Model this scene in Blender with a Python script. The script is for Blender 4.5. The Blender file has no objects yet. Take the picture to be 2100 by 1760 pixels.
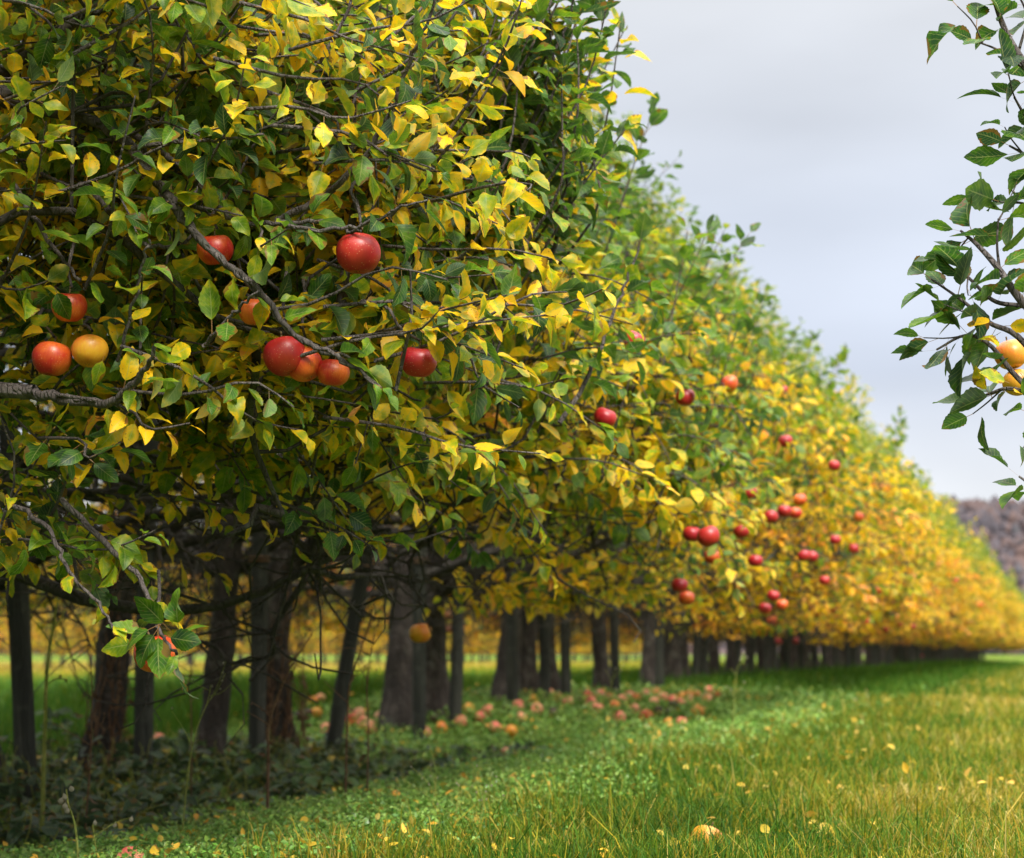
import bpy, math, random
import numpy as np
from mathutils import Vector, noise as mnoise
random.seed(7); RNG = np.random.default_rng(7)
sc = bpy.context.scene
COL = sc.collection
R = math.radians

# ------------------------------------------------------------------ camera
# photo measures are in a 2099 x 1760 pixel frame; the row of trees runs along +Y
FPX, CXP, CYP = 3500.0, 1049.5, 880.0
CAMH = 0.46
PHI = math.atan(460/3500.0); THE = math.atan(1137/3500.0*math.cos(PHI))
cam_d = bpy.data.cameras.new('camera'); cam = bpy.data.objects.new('camera', cam_d); COL.objects.link(cam)
cam.location = (0, 0, CAMH); cam.rotation_euler = (math.pi/2 + PHI, 0, THE)
cam_d.sensor_width = 36; cam_d.lens = FPX/2099*36
cam_d.clip_start = 0.05; cam_d.clip_end = 4000
cam_d.dof.use_dof = True; cam_d.dof.focus_distance = 3.15; cam_d.dof.aperture_fstop = 4.6
cam_d.dof.aperture_blades = 9
sc.camera = cam
FW = np.array([-math.sin(THE)*math.cos(PHI), math.cos(THE)*math.cos(PHI), math.sin(PHI)])
RT = np.array([math.cos(THE), math.sin(THE), 0.0])
UP = np.cross(RT, FW)
CAM = np.array([0, 0, CAMH])
def ray(px, py):
    return FW + RT*(px-CXP)/FPX - UP*(py-CYP)/FPX        # unit depth along the view axis
def at(px, py, depth):
    return CAM + ray(px, py)*depth
def sstep(t): t = np.clip(t, 0, 1); return t*t*(3-2*t)
def gz(x, y):
    """ground height: the strip under the row dips close by and swells farther on"""
    A = -.19 + .26*sstep((np.asarray(y, float)-8.2)/4.6); x = np.asarray(x, float)
    return A*sstep((-1.5-x)/1.9)*(1-sstep((-6-x)/5))
def on_ground(px, py, z=0.0):
    d = ray(px, py); z0 = z; p = None
    for _ in range(25):
        p = CAM + d*min(120, max(.5, (z0-CAMH)/d[2] if d[2] < -1e-4 else 120)); z0 = .5*z0 + .5*(z+float(gz(p[0], p[1])))
    return p
def on_lat(px, py, lat):
    d = ray(px, py); return CAM + d*(lat/d[0])
def project(P):
    Q = P - CAM; d = Q@FW
    return CXP + FPX*(Q@RT)/d, CYP - FPX*(Q@UP)/d, d

# ------------------------------------------------------------------ world and sun
SUN_EL, SUN_AZ = R(46), R(138)       # azimuth from +Y clockwise: behind the camera and to the right
w = bpy.data.worlds.new('World'); sc.world = w; w.use_nodes = True
nt = w.node_tree; N = nt.nodes; L = nt.links; N.clear()
out = N.new('ShaderNodeOutputWorld'); 
sky = N.new('ShaderNodeTexSky'); sky.sky_type = 'NISHITA'; sky.sun_disc = False
sky.sun_elevation = SUN_EL; sky.sun_rotation = SUN_AZ; sky.dust_density = 2
bg1 = N.new('ShaderNodeBackground'); bg1.inputs[1].default_value = 0.05
L.new(sky.outputs[0], bg1.inputs[0])
tc = N.new('ShaderNodeTexCoord'); mp = N.new('ShaderNodeMapping'); mp.inputs['Scale'].default_value = (1.3, 1.3, 4.2)
L.new(tc.outputs['Generated'], mp.inputs[0])
nz = N.new('ShaderNodeTexNoise'); nz.inputs['Scale'].default_value = 1.9; nz.inputs['Detail'].default_value = 5; nz.inputs['Roughness'].default_value = .42
L.new(mp.outputs[0], nz.inputs[0])
sep = N.new('ShaderNodeSeparateXYZ'); L.new(tc.outputs['Generated'], sep.inputs[0])
rz = N.new('ShaderNodeValToRGB'); cr = rz.color_ramp
for _ in range(4): cr.elements.new(.5)
for e, (p, c) in zip(cr.elements, [(0.0, (.80,.82,.85)), (.09, (.72,.745,.79)), (.16, (.50,.545,.64)), (.25, (.51,.55,.63)), (.37, (.61,.63,.665)), (.75, (2.7,2.72,2.78))]):
    e.position = p; e.color = (*[v*(.86 if p < .5 else 1) for v in c], 1)
L.new(sep.outputs[2], rz.inputs[0])
rn = N.new('ShaderNodeMapRange'); rn.inputs[1].default_value = .3; rn.inputs[2].default_value = .7; rn.inputs[3].default_value = .82; rn.inputs[4].default_value = 1.18
L.new(nz.outputs[0], rn.inputs[0])
mul = N.new('ShaderNodeVectorMath'); mul.operation = 'SCALE'; L.new(rz.outputs[0], mul.inputs[0]); L.new(rn.outputs[0], mul.inputs['Scale'])
bg2 = N.new('ShaderNodeBackground'); bg2.inputs[1].default_value = 1.0; L.new(mul.outputs[0], bg2.inputs[0])
mx = N.new('ShaderNodeMixShader'); mx.inputs[0].default_value = .9
L.new(bg1.outputs[0], mx.inputs[1]); L.new(bg2.outputs[0], mx.inputs[2]); L.new(mx.outputs[0], out.inputs[0])
sd = bpy.data.lights.new('sun', 'SUN'); sd.energy = 3.3; sd.angle = R(20); sd.color = (1, .95, .87)
so = bpy.data.objects.new('sun', sd); COL.objects.link(so)
sv = Vector((math.sin(SUN_AZ)*math.cos(SUN_EL), math.cos(SUN_AZ)*math.cos(SUN_EL), math.sin(SUN_EL)))
so.rotation_euler = sv.to_track_quat('Z', 'Y').to_euler()
sc.view_settings.view_transform = 'Standard'; sc.view_settings.look = 'None'
sc.view_settings.exposure = 0.75; sc.view_settings.gamma = 1.0
sc.cycles.max_bounces = 6; sc.cycles.diffuse_bounces = 3; sc.cycles.glossy_bounces = 2; sc.cycles.transmission_bounces = 4

# ------------------------------------------------------------------ object helpers
def tag(o, label=None, cat=None, group=None, kind=None):
    if label: o['label'] = label
    if cat: o['category'] = cat
    if group: o['group'] = group
    if kind: o['kind'] = kind
    return o
def empty(name, loc, rz=0, label=None, cat=None, group=None):
    o = bpy.data.objects.new(name, None); o.empty_display_size = .1; COL.objects.link(o)
    o.location = loc; o.rotation_euler = (0, 0, rz); return tag(o, label, cat, group)
def link(name, me, parent=None):
    o = bpy.data.objects.new(name, me); COL.objects.link(o)
    if parent: o.parent = parent
    return o
def mesh(name, V, F, mat=None, smooth=True, uv=None, attr=None):
    """V (n,3), F list of (m,k) arrays of equal k, uv/attr per vertex"""
    me = bpy.data.meshes.new(name)
    V = np.asarray(V, np.float32)
    if not (isinstance(F, list) and isinstance(F[0], np.ndarray)): F = [np.asarray(F)]
    F = [np.asarray(f, np.int32) for f in F if len(f)]
    loops = np.concatenate([f.ravel() for f in F]); tot = np.concatenate([np.full(len(f), f.shape[1], np.int32) for f in F])
    st = np.concatenate([[0], np.cumsum(tot)[:-1]]).astype(np.int32)
    me.vertices.add(len(V)); me.vertices.foreach_set('co', V.ravel())
    me.loops.add(len(loops)); me.loops.foreach_set('vertex_index', loops)
    me.polygons.add(len(tot)); me.polygons.foreach_set('loop_start', st); me.polygons.foreach_set('loop_total', tot)
    me.polygons.foreach_set('use_smooth', np.full(len(tot), smooth))
    if uv is not None:
        l = me.uv_layers.new(name='UVMap'); l.data.foreach_set('uv', np.asarray(uv, np.float32)[loops].ravel())
    if attr is not None:
        a = me.attributes.new('tone', 'FLOAT_COLOR', 'POINT'); a.data.foreach_set('color', np.asarray(attr, np.float32).ravel())
    me.update(calc_edges=True)
    if mat: me.materials.append(mat)
    return me
def unit(v): return v/np.maximum(np.linalg.norm(v, axis=-1, keepdims=True), 1e-9)
class Tubes:
    """collects tapering tubes into one mesh"""
    def __init__(s): s.V = []; s.F = []; s.n = 0
    def add(s, P, rad, k=6, wob=0, seed=0):
        P = np.asarray(P, float); m = len(P); rad = np.broadcast_to(np.asarray(rad, float), (m,))
        T = unit(np.gradient(P, axis=0)); ref = np.array([.13, .21, 1.]) if abs(T[0,2]) < .9 else np.array([1., .1, .05])
        A = unit(np.cross(T, ref)); B = np.cross(T, A)
        th = np.arange(k)*2*math.pi/k
        rr = rad[:, None]*np.ones(k)
        if wob:
            for i in range(m):
                for j in range(k):
                    rr[i, j] *= 1+wob*mnoise.noise(Vector((math.cos(th[j])*1.3+seed, math.sin(th[j])*1.3, i*.35)))
        ring = P[:, None] + rr[..., None]*(np.cos(th)[None, :, None]*A[:, None] + np.sin(th)[None, :, None]*B[:, None])
        s.V.append(ring.reshape(-1, 3))
        i = np.arange(m-1)[:, None]*k; j = np.arange(k)[None]; j2 = (j+1) % k
        s.F.append(np.stack([i+j, i+j2, i+k+j2, i+k+j], -1).reshape(-1, 4) + s.n)
        s.n += m*k
    def mesh(s, name, mat, other=None, mat2=None):
        V, F = np.concatenate(s.V), np.concatenate(s.F)
        if other is None or not other.V: return mesh(name, V, F, mat)
        F2 = np.concatenate(other.F)+s.n; me = mesh(name, np.concatenate([V]+other.V), np.concatenate([F, F2]), mat)
        me.materials.append(mat2); idx = np.zeros(len(F)+len(F2), np.int32); idx[len(F):] = 1; me.polygons.foreach_set('material_index', idx); return me
def spline(P, n):
    """Catmull-Rom through points"""
    P = np.asarray(P, float)
    if len(P) < 3: return P[0] + (P[-1]-P[0])*np.linspace(0, 1, n)[:, None]
    Q = np.vstack([2*P[0]-P[1], P, 2*P[-1]-P[-2]]); t = np.linspace(0, len(P)-1-1e-6, n); i = t.astype(int); f = (t-i)[:, None]
    a, b, c, d = Q[i], Q[i+1], Q[i+2], Q[i+3]
    return .5*((2*b)+(-a+c)*f+(2*a-5*b+4*c-d)*f**2+(-a+3*b-3*c+d)*f**3)

# ------------------------------------------------------------------ materials
def newmat(name):
    m = bpy.data.materials.new(name); m.use_nodes = True; n = m.node_tree.nodes; n.clear()
    return m, n, m.node_tree.links
def ramp(n, pts, interp='LINEAR'):
    r = n.new('ShaderNodeValToRGB'); r.color_ramp.interpolation = interp
    for _ in range(len(pts)-2): r.color_ramp.elements.new(.5)
    for e, (p, c) in zip(r.color_ramp.elements, pts): e.position = p; e.color = (*c, 1)
    return r
def math_n(n, l, op, a, b=None, clamp=False):
    m = n.new('ShaderNodeMath'); m.operation = op; m.use_clamp = clamp
    for i, v in enumerate((a, b)):
        if v is None: continue
        if isinstance(v, (int, float)): m.inputs[i].default_value = v
        else: l.new(v, m.inputs[i])
    return m.outputs[0]
def leaf_mat(name, pts, mottle=.5, transl=.4, rough=.38, under=(.30,.36,.24), spots=True, objprop=True, spec=.5):
    m, n, l = newmat(name)
    o = n.new('ShaderNodeOutputMaterial'); at_ = n.new('ShaderNodeAttribute'); at_.attribute_name = 'tone'
    sp = n.new('ShaderNodeSeparateColor'); l.new(at_.outputs['Color'], sp.inputs[0])
    geo = n.new('ShaderNodeNewGeometry'); tcn = n.new('ShaderNodeTexCoord'); uvm = n.new('ShaderNodeUVMap')
    su = n.new('ShaderNodeSeparateXYZ'); l.new(uvm.outputs[0], su.inputs[0])
    nz = n.new('ShaderNodeTexNoise'); nz.inputs['Scale'].default_value = 45; nz.inputs['Detail'].default_value = 3; l.new(tcn.outputs['Object'], nz.inputs[0])
    v = math_n(n, l, 'MULTIPLY', math_n(n, l, 'SUBTRACT', nz.outputs[0], .5), mottle)
    v = math_n(n, l, 'ADD', v, sp.outputs[0])
    if objprop:
        ao = n.new('ShaderNodeAttribute'); ao.attribute_type = 'OBJECT'; ao.attribute_name = 'yellow'
        v = math_n(n, l, 'ADD', v, ao.outputs['Fac'])
    # green stays along the veins, yellow comes from the rim
    mid = math_n(n, l, 'ABSOLUTE', math_n(n, l, 'SUBTRACT', su.outputs[0], .5))
    v = math_n(n, l, 'ADD', v, math_n(n, l, 'MULTIPLY', math_n(n, l, 'SUBTRACT', mid, .25), .22), True)
    cr = ramp(n, pts); l.new(v, cr.inputs[0])
    # side veins: stripes slanting off the midrib
    vv = math_n(n, l, 'SINE', math_n(n, l, 'MULTIPLY', math_n(n, l, 'SUBTRACT', su.outputs[1], math_n(n, l, 'MULTIPLY', mid, .55)), 50.0))
    vein = math_n(n, l, 'MULTIPLY', math_n(n, l, 'GREATER_THAN', vv, .86), .22)
    rib = math_n(n, l, 'LESS_THAN', mid, .022)
    vein = math_n(n, l, 'MAXIMUM', vein, math_n(n, l, 'MULTIPLY', rib, .5))
    mixv = n.new('ShaderNodeMix'); mixv.data_type = 'RGBA'; l.new(vein, mixv.inputs[0]); l.new(cr.outputs[0], mixv.inputs[6]); mixv.inputs[7].default_value = (.42,.45,.14,1)
    col = mixv.outputs[2]
    # per leaf brightness
    br = n.new('ShaderNodeHueSaturation'); l.new(col, br.inputs['Color'])
    l.new(math_n(n, l, 'ADD', math_n(n, l, 'MULTIPLY', sp.outputs[1], .5), .75), br.inputs['Value']); col = br.outputs[0]
    if spots:
        n2 = n.new('ShaderNodeTexNoise'); n2.inputs['Scale'].default_value = 170; n2.inputs['Detail'].default_value = 2; l.new(tcn.outputs['Object'], n2.inputs[0])
        s2 = math_n(n, l, 'MULTIPLY', math_n(n, l, 'GREATER_THAN', n2.outputs[0], .70), .75)
        ms = n.new('ShaderNodeMix'); ms.data_type = 'RGBA'; l.new(s2, ms.inputs[0]); l.new(col, ms.inputs[6]); ms.inputs[7].default_value = (.09,.04,.015,1); col = ms.outputs[2]
    if spots:
        rb = math_n(n, l, 'MULTIPLY', math_n(n, l, 'GREATER_THAN', sp.outputs[1], .62), math_n(n, l, 'GREATER_THAN', math_n(n, l, 'ADD', math_n(n, l, 'MULTIPLY', mid, .55), nz.outputs[0]), .76))
        mb = n.new('ShaderNodeMix'); mb.data_type = 'RGBA'; l.new(math_n(n, l, 'MULTIPLY', rb, .8), mb.inputs[0]); l.new(col, mb.inputs[6]); mb.inputs[7].default_value = (.22,.085,.018,1); col = mb.outputs[2]
    # stalks
    mp_ = n.new('ShaderNodeMix'); mp_.data_type = 'RGBA'; l.new(sp.outputs[2], mp_.inputs[0]); l.new(col, mp_.inputs[6]); mp_.inputs[7].default_value = (.30,.16,.06,1); col = mp_.outputs[2]
    # paler underside
    mu = n.new('ShaderNodeMix'); mu.data_type = 'RGBA'; l.new(math_n(n, l, 'MULTIPLY', geo.outputs['Backfacing'], .28), mu.inputs[0]); l.new(col, mu.inputs[6]); mu.inputs[7].default_value = (*under, 1); 
    bs = n.new('ShaderNodeBsdfPrincipled'); l.new(mu.outputs[2], bs.inputs['Base Color'])
    l.new(math_n(n, l, 'ADD', math_n(n, l, 'MULTIPLY', geo.outputs['Backfacing'], .3), rough), bs.inputs['Roughness'])
    bs.inputs['Specular IOR Level'].default_value = spec
    bu = n.new('ShaderNodeBump'); bu.inputs['Strength'].default_value = .35; bu.inputs['Distance'].default_value = .003
    l.new(math_n(n, l, 'SUBTRACT', nz.outputs[0], math_n(n, l, 'MULTIPLY', vein, 1.4)), bu.inputs['Height']); l.new(bu.outputs[0], bs.inputs['Normal'])
    tr = n.new('ShaderNodeBsdfTranslucent'); l.new(col, tr.inputs[0])
    ms_ = n.new('ShaderNodeMixShader'); ms_.inputs[0].default_value = transl; l.new(bs.outputs[0], ms_.inputs[1]); l.new(tr.outputs[0], ms_.inputs[2]); l.new(ms_.outputs[0], o.inputs[0])
    return m
APPLE_LEAF = [(0, (.020,.062,.018)), (.2, (.055,.150,.008)), (.4, (.155,.270,.008)), (.54, (.38,.40,.008)), (.68, (.82,.54,.005)), (.9, (.95,.50,.008)), (1.0, (.92,.33,.05))]
M_leaf = leaf_mat('apple_leaf', APPLE_LEAF, mottle=.85, transl=.48, rough=.46, spec=.36)
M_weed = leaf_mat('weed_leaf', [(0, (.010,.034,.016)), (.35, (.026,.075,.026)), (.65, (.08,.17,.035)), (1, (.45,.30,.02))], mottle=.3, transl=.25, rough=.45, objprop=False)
M_cover = leaf_mat('cover_leaf', [(0, (.03,.14,.02)), (.35, (.13,.32,.04)), (.75, (.32,.48,.09)), (1, (.60,.55,.06))], mottle=.2, transl=.3, rough=.25, spots=False, objprop=False, under=(.12,.28,.12))
M_grass = leaf_mat('grass_blade', [(0, (.016,.070,.005)), (.3, (.060,.155,.008)), (.48, (.18,.205,.010)), (.68, (.42,.275,.018)), (1, (.62,.47,.17))], mottle=.1, transl=.3, rough=.6, spots=False, objprop=False, under=(.10,.18,.02), spec=.2)
M_fallen = leaf_mat('fallen_leaf', [(0, (.35,.30,.03)), (.5, (.80,.50,.03)), (.8, (.75,.33,.03)), (1, (.30,.13,.04))], mottle=.3, transl=.25, rough=.5, objprop=False, under=(.75,.6,.25))
def bark_mat(name, c1, c2, c3, scale=14, lichen=.0, stretch=.35):
    m, n, l = newmat(name); o = n.new('ShaderNodeOutputMaterial'); b = n.new('ShaderNodeBsdfPrincipled'); l.new(b.outputs[0], o.inputs[0])
    tcn = n.new('ShaderNodeTexCoord'); mp = n.new('ShaderNodeMapping'); mp.inputs['Scale'].default_value = (1, 1, stretch); l.new(tcn.outputs['Object'], mp.inputs[0])
    nz = n.new('ShaderNodeTexNoise'); nz.inputs['Scale'].default_value = scale; nz.inputs['Detail'].default_value = 8; nz.inputs['Roughness'].default_value = .65; l.new(mp.outputs[0], nz.inputs[0])
    vo = n.new('ShaderNodeTexVoronoi'); vo.feature = 'DISTANCE_TO_EDGE'; vo.inputs['Scale'].default_value = scale*2.0; l.new(mp.outputs[0], vo.inputs[0])
    cr = ramp(n, [(.3, c1), (.52, c2), (.68, c3)]); l.new(nz.outputs[0], cr.inputs[0])
    n2 = n.new('ShaderNodeTexNoise'); n2.inputs['Scale'].default_value = scale*.6; n2.inputs['Detail'].default_value = 4; l.new(tcn.outputs['Object'], n2.inputs[0])
    mm = n.new('ShaderNodeMix'); mm.data_type = 'RGBA'
    mr = n.new('ShaderNodeMapRange'); mr.inputs[1].default_value = .56; mr.inputs[2].default_value = .66; mr.inputs[4].default_value = lichen; l.new(n2.outputs[0], mr.inputs[0])
    l.new(mr.outputs[0], mm.inputs[0]); l.new(cr.outputs[0], mm.inputs[6]); mm.inputs[7].default_value = (.13,.13,.10,1)
    l.new(mm.outputs[2], b.inputs['Base Color']); b.inputs['Roughness'].default_value = .85
    h = math_n(n, l, 'ADD', nz.outputs[0], math_n(n, l, 'MULTIPLY', math_n(n, l, 'MINIMUM', vo.outputs['Distance'], .12), 3.0))
    bu = n.new('ShaderNodeBump'); bu.inputs['Strength'].default_value = .8; bu.inputs['Distance'].default_value = .02; l.new(h, bu.inputs['Height']); l.new(bu.outputs[0], b.inputs['Normal'])
    return m
M_bark = bark_mat('trunk_bark', (.012,.009,.007), (.038,.028,.022), (.10,.080,.066), 15, .45)
M_branch = bark_mat('branch_bark', (.020,.016,.012), (.045,.036,.028), (.085,.072,.055), 30, .35)
M_twig = bark_mat('young_shoot_bark', (.04,.03,.027), (.09,.072,.065), (.17,.145,.13), 40, .1)
M_post = bark_mat('stake_wood', (.014,.015,.012), (.032,.034,.026), (.065,.064,.05), 22, .2, .08)
M_dry = bark_mat('dry_stalk', (.09,.045,.02), (.17,.085,.04), (.26,.16,.08), 30, 0)
M_green_stalk = bark_mat('green_stalk', (.16,.20,.03), (.27,.29,.05), (.40,.38,.09), 30, 0)
def apple_mat(name, red, yel, amt, spec=.5):
    m, n, l = newmat(name); o = n.new('ShaderNodeOutputMaterial'); b = n.new('ShaderNodeBsdfPrincipled'); l.new(b.outputs[0], o.inputs[0])
    tcn = n.new('ShaderNodeTexCoord'); sx = n.new('ShaderNodeSeparateXYZ'); l.new(tcn.outputs['Object'], sx.inputs[0])
    oi = n.new('ShaderNodeObjectInfo'); 
    # streaks run from pole to pole: noise on the direction round the core
    nv = n.new('ShaderNodeVectorMath'); nv.operation = 'NORMALIZE'
    cb = n.new('ShaderNodeCombineXYZ'); l.new(sx.outputs[0], cb.inputs[0]); l.new(sx.outputs[1], cb.inputs[1]); l.new(cb.outputs[0], nv.inputs[0])
    cb2 = n.new('ShaderNodeCombineXYZ'); s2 = n.new('ShaderNodeSeparateXYZ'); l.new(nv.outputs[0], s2.inputs[0]); l.new(s2.outputs[0], cb2.inputs[0]); l.new(s2.outputs[1], cb2.inputs[1])
    l.new(math_n(n, l, 'ADD', math_n(n, l, 'MULTIPLY', sx.outputs[2], 7.0), math_n(n, l, 'MULTIPLY', oi.outputs['Random'], 20.)), cb2.inputs[2])
    st = n.new('ShaderNodeTexNoise'); st.inputs['Scale'].default_value = 9; st.inputs['Detail'].default_value = 5; l.new(cb2.outputs[0], st.inputs[0])
    ad = n.new('ShaderNodeVectorMath'); ad.operation = 'ADD'; l.new(tcn.outputs['Object'], ad.inputs[0]); l.new(oi.outputs['Random'], ad.inputs[1])
    bl = n.new('ShaderNodeTexNoise'); bl.inputs['Scale'].default_value = 16; bl.inputs['Detail'].default_value = 2; l.new(ad.outputs[0], bl.inputs[0])
    f = math_n(n, l, 'ADD', math_n(n, l, 'MULTIPLY', st.outputs[0], .34), math_n(n, l, 'MULTIPLY', bl.outputs[0], 1.0))
    mr = n.new('ShaderNodeMapRange'); mr.inputs[1].default_value = .95-amt; mr.inputs[2].default_value = .60-amt; mr.inputs[3].default_value = 0; mr.inputs[4].default_value = 1
    mr.inputs[1].default_value = amt-.16; mr.inputs[2].default_value = amt+.22; l.new(f, mr.inputs[0])
    mm = n.new('ShaderNodeMix'); mm.data_type = 'RGBA'; l.new(mr.outputs[0], mm.inputs[0]); mm.inputs[6].default_value = (*yel, 1); mm.inputs[7].default_value = (*red, 1)
    vo = n.new('ShaderNodeTexVoronoi'); vo.inputs['Scale'].default_value = 190; l.new(tcn.outputs['Object'], vo.inputs[0])
    dm = n.new('ShaderNodeMix'); dm.data_type = 'RGBA'; l.new(math_n(n, l, 'MULTIPLY', math_n(n, l, 'LESS_THAN', vo.outputs['Distance'], .16), .35), dm.inputs[0]); l.new(mm.outputs[2], dm.inputs[6]); dm.inputs[7].default_value = (.7,.5,.28,1)
    rs = n.new('ShaderNodeMapRange'); rs.inputs[1].default_value = .016; rs.inputs[2].default_value = .009; l.new(nv.inputs[0].links[0].from_socket, rs.inputs[0]) if False else None
    l.new(dm.outputs[2], b.inputs['Base Color']); b.inputs['Roughness'].default_value = .38; b.inputs['Specular IOR Level'].default_value = spec
    bu = n.new('ShaderNodeBump'); bu.inputs['Strength'].default_value = .1; bu.inputs['Distance'].default_value = .002; l.new(bl.outputs[0], bu.inputs['Height']); l.new(bu.outputs[0], b.inputs['Normal'])
    return m
M_red = apple_mat('apple_red', (.32,.004,.014), (.48,.035,.016), .55)
M_orange = apple_mat('apple_orange', (.44,.016,.012), (.72,.17,.018), .60)
M_yellow = apple_mat('apple_yellow', (.66,.15,.02), (.76,.38,.025), .64)
M_pink = apple_mat('apple_fallen_pink', (.70,.12,.09), (.85,.45,.22), .62, .35)
M_rotten = apple_mat('apple_rotten', (.03,.018,.014), (.09,.045,.03), .6, .3)
M_stem = bark_mat('fruit_stalk', (.10,.07,.03), (.18,.13,.05), (.25,.2,.1), 60, 0)
def ground_mat():
    m, n, l = newmat('meadow_soil'); o = n.new('ShaderNodeOutputMaterial'); b = n.new('ShaderNodeBsdfPrincipled'); l.new(b.outputs[0], o.inputs[0])
    tcn = n.new('ShaderNodeTexCoord'); nz = n.new('ShaderNodeTexNoise'); nz.inputs['Scale'].default_value = 9; nz.inputs['Detail'].default_value = 8; l.new(tcn.outputs['Object'], nz.inputs[0])
    n2 = n.new('ShaderNodeTexNoise'); n2.inputs['Scale'].default_value = .35; n2.inputs['Detail'].default_value = 4; l.new(tcn.outputs['Object'], n2.inputs[0])
    c1 = ramp(n, [(.3, (.025,.045,.012)), (.5, (.06,.11,.018)), (.7, (.12,.15,.03))]); l.new(nz.outputs[0], c1.inputs[0])
    c2 = ramp(n, [(.35, (.04,.10,.012)), (.5, (.09,.14,.022)), (.65, (.19,.18,.05))]); l.new(n2.outputs[0], c2.inputs[0])
    sx = n.new('ShaderNodeSeparateXYZ'); l.new(tcn.outputs['Object'], sx.inputs[0])
    mr = n.new('ShaderNodeMapRange'); mr.inputs[1].default_value = 8; mr.inputs[2].default_value = 35; l.new(sx.outputs[1], mr.inputs[0])
    mm = n.new('ShaderNodeMix'); mm.data_type = 'RGBA'; l.new(mr.outputs[0], mm.inputs[0]); l.new(c1.outputs[0], mm.inputs[6]); l.new(c2.outputs[0], mm.inputs[7])
    l.new(mm.outputs[2], b.inputs['Base Color']); b.inputs['Roughness'].default_value = 1; b.inputs['Specular IOR Level'].default_value = 0
    bu = n.new('ShaderNodeBump'); bu.inputs['Distance'].default_value = .05; l.new(nz.outputs[0], bu.inputs['Height']); l.new(bu.outputs[0], b.inputs['Normal'])
    return m
M_ground = ground_mat()

# ------------------------------------------------------------------ leaves
class Leaves:
    """collects leaves; every leaf is a small folded, curled blade with a stalk"""
    def __init__(s): s.a = []
    def add(s, P, D, Nn, size, tone, stalk=.3):
        n = len(P); s.a.append((np.asarray(P, float), unit(np.asarray(D, float)), np.asarray(Nn, float), np.broadcast_to(size, (n,)), np.broadcast_to(tone, (n,)), np.broadcast_to(stalk, (n,))))
    def count(s): return sum(len(x[0]) for x in s.a)
    def mesh(s, name, mat, K=5, cross=3, ratio=.61, rng=RNG, bend=1.0):
        P, D, Nn, S, T, ST = [np.concatenate([x[i] for x in s.a]) for i in range(6)]
        n = len(P)
        side = unit(np.cross(D, Nn)); Nn = np.cross(side, D)
        # roll about the long axis is already in Nn; pick the shape of each leaf
        c = (rng.normal(.55, .55, n)*bend)[:, None]; c = np.where(abs(c) < .05, .05, c)
        fold = rng.uniform(-.15, .75, n)[:, None]*bend; wv = rng.normal(0, .16, n)[:, None]*bend; ph = rng.uniform(0, 6.28, n)[:, None]; twist = rng.normal(0, .45, n)[:, None]*bend
        W = ratio*rng.uniform(.82, 1.15, n)[:, None]
        t = np.linspace(0, 1, K+1)[None]
        prof = np.sin(np.pi*np.clip(t, 0, 1)**.86)**.85*(1-.12*t); prof[:, 0] = .06; prof[:, -1] = 0
        half = .5*W*prof                                        # (n,K+1)
        if K >= 10: half = half*(1+.045*np.where(np.arange(K+1) % 2, 1, -1)[None])
        lx = np.sin(c*t)/c; lz = -(1-np.cos(c*t))/c
        ss = np.linspace(-1, 1, cross)
        St = ST[:, None]; base = P + D*(S*ST)[:, None]
        V = []; U = []
        for sv_ in ss:
            e = half*sv_; z = abs(e)*fold*1.0 + lz + wv*np.sin(ph+t*7+sv_*1.5)*abs(sv_)*prof*.5
            tw = twist*t; y = e*np.cos(tw) ; z2 = z + e*np.sin(tw)
            V.append(base[:, None] + S[:, None, None]*(lx[..., None]*D[:, None] + y[..., None]*side[:, None] + z2[..., None]*Nn[:, None]))
            U.append(np.broadcast_to(np.stack([np.full_like(t, .5+.5*sv_), t], -1), (n, K+1, 2)))
        V = np.stack(V, 2).reshape(n, -1, 3); U = np.stack(U, 2).reshape(n, -1, 2)      # (n,(K+1)*cross)
        nv = V.shape[1]
        # stalk: slim strip
        sw = (S*.011)[:, None]
        S4 = np.stack([P-side*sw, P+side*sw, base+side*sw+Nn*0, base-side*sw], 1)
        V = np.concatenate([V, S4], 1); U = np.concatenate([U, np.zeros((n, 4, 2))], 1)
        A = np.zeros((n, nv+4, 4)); A[:, :, 0] = T[:, None]; A[:, :, 1] = rng.random(n)[:, None]; A[:, nv:, 2] = 1; A[:, :, 3] = 1
        i = np.arange(K)[:, None]*cross; j = np.arange(cross-1)[None]
        q = np.stack([i+j, i+j+1, i+cross+j+1, i+cross+j], -1).reshape(-1, 4)
        q = q[:, ::-1]
        # side = D x N, so (D, side) gives -N: the reversed winding faces +N
        q = q[:, ::-1] if True else q
        q = np.vstack([q, [[nv, nv+1, nv+2, nv+3]]])
        F = (q[None] + (np.arange(n)*(nv+4))[:, None, None]).reshape(-1, 4)
        return mesh(name, V.reshape(-1, 3), F, mat, True, U.reshape(-1, 2), A.reshape(-1, 4))

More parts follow.
